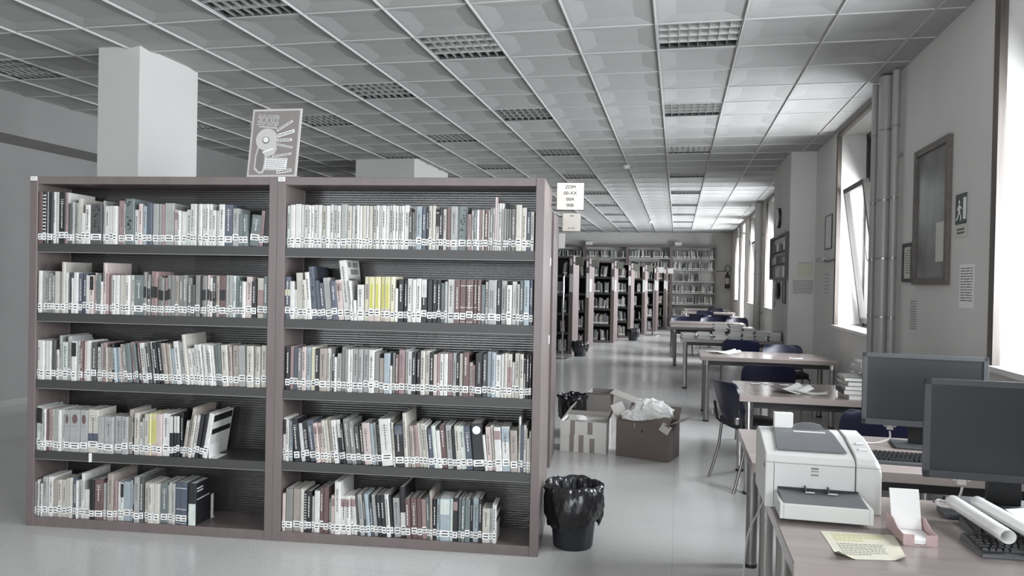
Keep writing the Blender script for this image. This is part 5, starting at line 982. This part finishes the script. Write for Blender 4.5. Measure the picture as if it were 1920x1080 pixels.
# ------------------------------------------------------------------ things on the window wall
def framed(name, y0, y1, z0, z1, label, cat, t=0.05, dp=0.03, fm='frame_wood', pm='pic', x=WX, glass=True):
    r = empty(name, (x-0.001, y0, z0), 0, label, cat); w = y1-y0; h = z1-z0; b = MB()
    b.box(-dp, 0, 0, 0, t, h, M[fm]); b.box(-dp, w-t, 0, 0, w, h, M[fm]); b.box(-dp, t, 0, 0, w-t, t, M[fm]); b.box(-dp, t, h-t, 0, w-t, h, M[fm]); b.build('frame', r, bevel=0.002)
    MB().box(-dp*0.45, t, t, -0.002, w-t, h-t, M[pm]).build('picture', r); return r
fr1 = framed('framed_map', 5.60, 6.36, 1.535, 2.56, 'large brown-framed grey map under reflecting glass on the window wall', 'framed picture')
MB().box(-0.0145, 0.085, 0.16, -0.0138, 0.26, 0.44, M['paper_g']).build('map_legend', fr1)
fr2 = framed('framed_certificate', 6.40, 6.66, 1.555, 1.865, 'narrow dark framed certificate left of the large map', 'framed picture', 0.028, 0.02, 'frame_dark', 'paper_g')
b = MB()
for k in range(10): b.box(-0.0096, 0.06, 0.25-k*0.02, -0.009, 0.2 if k else 0.16, 0.256-k*0.02, M['ink_g'])
b.build('print_lines', fr2)
def wall_paper(name, y0, y1, z0, z1, label, cat='notice', m='paper_g', lines=12, lm='ink_g', x=WX, tilt=0.0, hl=False):
    r = empty(name, (x-0.0012, y0, z0), 0, label, cat); w = y1-y0; h = z1-z0
    MB().box(-0.0008, 0, 0, 0, w, h, M[m]).build('sheet', r); b = MB(); zz = h*0.92
    for k in range(lines):
        yy = w*0.92
        while yy > w*0.14:
            d = random.uniform(0.03, 0.12)*w/0.25; b.box(-0.0013, max(yy-d, w*0.1), zz-h*0.022, -0.0008, yy, zz, M[lm]); yy -= d+0.012*w/0.25
        zz -= h*0.80/lines
    b.build('print_lines', r); return r
random.seed(11)
ex = empty('exit_sign', (WX-0.002, 5.30, 1.845), 0, 'dark emergency exit sign with running figure and door on the window wall', 'exit sign')
MB().box(-0.002, 0, 0, 0, 0.225, 0.30, M['paper_g']).build('sign_sheet', ex); MB().box(-0.003, 0.012, 0.085, -0.002, 0.213, 0.285, M['exitg']).build('sign_field', ex)
MB().box(-0.004, 0.025, 0.115, -0.003, 0.075, 0.255, M['paper']).build('door_pictogram', ex)
b = MB(); fx_ = -0.0038
def fl_(pts): b.add([(fx_, y, z) for y, z in pts]+[(-0.003, y, z) for y, z in pts], [tuple(range(len(pts)))]+[(i, (i+1) % len(pts), len(pts)+(i+1) % len(pts), len(pts)+i) for i in range(len(pts))], M['paper'])
fl_([(0.145+0.012*math.cos(k*math.pi/5), 0.232+0.014*math.sin(k*math.pi/5)) for k in range(10)])
fl_([(0.160, 0.215), (0.135, 0.212), (0.130, 0.165), (0.160, 0.160)]); fl_([(0.135, 0.21), (0.098, 0.19), (0.098, 0.18), (0.135, 0.195)]); fl_([(0.160, 0.21), (0.185, 0.185), (0.18, 0.175), (0.155, 0.197)])
fl_([(0.145, 0.165), (0.130, 0.165), (0.108, 0.135), (0.118, 0.108), (0.130, 0.112), (0.122, 0.136)]); fl_([(0.160, 0.165), (0.145, 0.160), (0.165, 0.128), (0.195, 0.110), (0.200, 0.120), (0.175, 0.138)])
b.build('running_figure', ex)
b = MB()
for z in (0.022, 0.045): b.box(-0.0028, 0.05, z, -0.002, 0.18, z+0.013, M['ink_g'])
b.build('sign_caption', ex)
wall_paper('wall_notice', 5.17, 5.42, 1.385, 1.665, 'white printed notice with a dark block below the exit sign', lines=13, m='paper')
wall_paper('wall_notice', 6.29, 6.48, 1.14, 1.43, 'narrow pale notice curling off the wall below the small certificate', lines=12, m='wall')
fr3 = framed('wall_frame', 9.62, 10.04, 1.97, 2.39, 'small thin-framed grey sheet on the far side of the tilted window', 'framed picture', 0.012, 0.012, 'frame_dark', 'wall')
wall_paper('wall_notice', 9.75, 10.06, 1.35, 1.69, 'faint pale notice under the bracket beyond the tilted window', lines=6, m='wall')
hk = MB().tube([(WX, 9.48, 1.83), (WX-0.05, 9.55, 1.81), (WX-0.07, 9.8, 1.83), (WX-0.07, 10.2, 1.86)], 0.012, M['ink_g'], 8)
for k in range(6): hk.box(WX-0.10, 9.72+k*0.07, 1.82, WX-0.04, 9.75+k*0.07, 1.87, M['pipe'])
tag(hk.build('coat_hook_rail'), 'small dark bracket with pale hooks beside the far edge of the tilted window', 'hook rail')
# pier: near face (y=10.78) and aisle face (x=1.47)
def pier_paper(x0, x1, z0, z1, label, m, lines, hl=False):
    r = empty('wall_notice', (x0, 10.7785, z0), 0, label, 'notice'); w = x1-x0; h = z1-z0; MB().box(0, -0.0008, 0, w, 0, h, M[m]).build('sheet', r); b = MB(); zz = h*0.93
    for k in range(lines):
        xx = w*0.06
        while xx < w*0.88: d = random.uniform(0.02, 0.08); b.box(xx, -0.0013, zz-h*0.03, min(xx+d, w*0.95), -0.0008, zz, M['hl' if hl and k else 'ink_g']); xx += d+0.006
        zz -= h*0.86/lines
    b.build('print_lines', r)
pier_paper(1.585, 1.782, 1.635, 1.845, 'notice with yellow highlighted lines on the pier beside the tilted window', 'paper_g', 6, True)
pier_paper(1.51, 1.80, 1.385, 1.605, 'wide printed notice below the yellow highlighted one on the pier', 'wall', 11)
bd = empty('leaflet_board', (1.469, 10.80, 1.60), 0, 'dark-framed display case of leaflets on the pier above the stacked journals', 'display case')
b = MB(); w, h, dp = 1.78, 0.655, 0.05
for z in (0, h-0.03): b.box(-dp, 0, z, 0, w, z+0.03, M['frame_dark'])
for y in (0, w-0.03): b.box(-dp, y, 0.03, 0, y+0.03, h-0.03, M['frame_dark'])
b.build('frame', bd); MB().box(-0.012, 0.03, 0.03, -0.001, w-0.03, h-0.03, M['pic']).build('backboard', bd)
for z in (0.22, 0.40): MB().box(-dp, 0.03, z, -0.012, w-0.03, z+0.012, M['frame_dark']).build('case_shelf', bd)
for z, hh in ((0.03, 0.17), (0.235, 0.12), (0.415, 0.13)):
    y = 0.1
    while y < w-0.3:
        ww = random.uniform(0.12, 0.28); MB().box(-0.035, y, z, -0.028, y+ww, z+hh*random.uniform(0.7, 1), M[random.choice(('paper_g', 'paper', 'tape', 'ink_g'))]).build('leaflet', bd); y += ww+0.05
wc = empty('wall_clock', (1.469, 11.78, 2.52), 0, 'small round wall clock on the pier, seen nearly edge-on', 'clock')
o = MB().cyl((0, 0, 0), (-0.04, 0, 0), 0.15, M['frame_dark'], n=32).build('clock_case', wc, smooth=True); MB().cyl((-0.0405, 0, 0), (-0.044, 0, 0), 0.13, M['paper'], n=32).build('clock_face', wc)
MB().box(-0.047, -0.004, 0, -0.0445, 0.004, 0.10, M['ink']).box(-0.047, -0.06, -0.004, -0.0445, 0, 0.004, M['ink']).build('clock_hand', wc)
o = MB().lathe([(0.0, 0.0), (0.08, 0.02), (0.13, 0.07), (0.14, 0.15), (0.10, 0.25), (0.0, 0.27)], M['bag'], 24).build('hanging_bag', loc=(1.435, 11.72, 1.30), smooth=True); o.scale = (0.22, 1.2, 1); tag(o, 'dark bag hanging below the leaflet case on the pier', 'bag')
cb = MB().tube([(1.462, 12.0, 1.60), (1.45, 12.03, 1.4), (1.455, 12.1, 1.2)], 0.006, M['ink_g'], 6).build('cable'); tag(cb, 'thin dark cord hanging below the leaflet case', 'cord')
framed('narrow_frame', 10.98, 11.25, 1.26, 1.58, 'narrow black framed strip below the right end of the leaflet case', 'framed picture', 0.05, 0.02, 'frame_dark', 'paper_g', x=1.47)
o = MB().cyl((1.78, 21.3, 2.93), (1.60, 21.3, 2.93), 0.02, M['alu'], n=10).cyl((1.60, 21.3, 2.80), (1.60, 21.3, 3.08), 0.05, M['alu'], n=16).build('wall_speaker', smooth=True); tag(o, 'small grey fitting on a bracket high on the window wall, far end', 'wall fitting')
# curtain in the last window
b = MB(); b.grid(lambda u, v: (WX+0.16+0.02*math.sin(u*22), 23.8+u*0.75, 1.08+v*0.75), 40, 6, M['curtain'], th=(0.002, 0, 0)); o = b.build('curtain', smooth=True); tag(o, 'white half curtain in the lower part of the farthest window', 'curtain')
# fire extinguisher on the back wall
fe = empty('fire_extinguisher', (1.68, YB-0.11, 1.40), 0, 'dark fire extinguisher with pale label hanging in the far right corner', 'fire extinguisher')
MB().lathe([(0, 0), (0.075, 0.0), (0.08, 0.02), (0.08, 0.40), (0.05, 0.47), (0.025, 0.50), (0.025, 0.53), (0, 0.53)], M['red'], 24).build('cylinder_body', fe, smooth=True)
MB().lathe([(0.081, 0.15), (0.081, 0.36)], M['paper_g'], 24).build('body_label', fe); MB().box(-0.03, -0.05, 0.53, 0.03, 0.02, 0.56, M['black']).build('valve', fe)
MB().tube([(0, -0.03, 0.56), (0.09, -0.04, 0.62), (0.10, -0.04, 0.74), (0, -0.04, 0.82), (-0.09, -0.04, 0.74), (-0.08, -0.04, 0.62), (-0.02, -0.04, 0.57)], 0.012, M['black'], 8).build('hose', fe, smooth=True)
MB().box(-0.05, 0.07, 0.2, 0.05, 0.11, 0.45, M['black']).build('wall_hook', fe)
o = MB().tube([(1.30, YB-0.02, 2.0), (1.62, YB-0.02, 2.0)], 0.014, M['ink_g'], 8).build('wall_conduit'); tag(o, 'short dark horizontal conduit on the back wall beside the extinguisher', 'conduit')
# slim chrome stand between the near rows and the first far bookcase
st = empty('barrier_post', (-2.19, 14.55, 0), 0, 'slim chrome post with a round foot before the first far bookcase', 'post')
MB().cyl((0, 0, 0), (0, 0, 0.015), 0.14, M['alu'], n=28).build('foot', st, smooth=True); MB().cyl((0, 0, 0.015), (0, 0, 1.62), 0.018, M['chrome'], n=14).build('pole', st, smooth=True)
MB().cyl((0, 0, 1.62), (0, 0, 1.68), 0.03, M['black'], n=14).build('pole_cap', st, smooth=True)
st = empty('barrier_post', (-0.70, 22.3, 0), 0, 'slim dark post with a round foot before the last far bookcases', 'post')
MB().cyl((0, 0, 0), (0, 0, 0.015), 0.22, M['alu'], n=28).build('foot', st, smooth=True); MB().cyl((0, 0, 0.015), (0, 0, 1.5), 0.018, M['frame_dark'], n=14).build('pole', st, smooth=True)
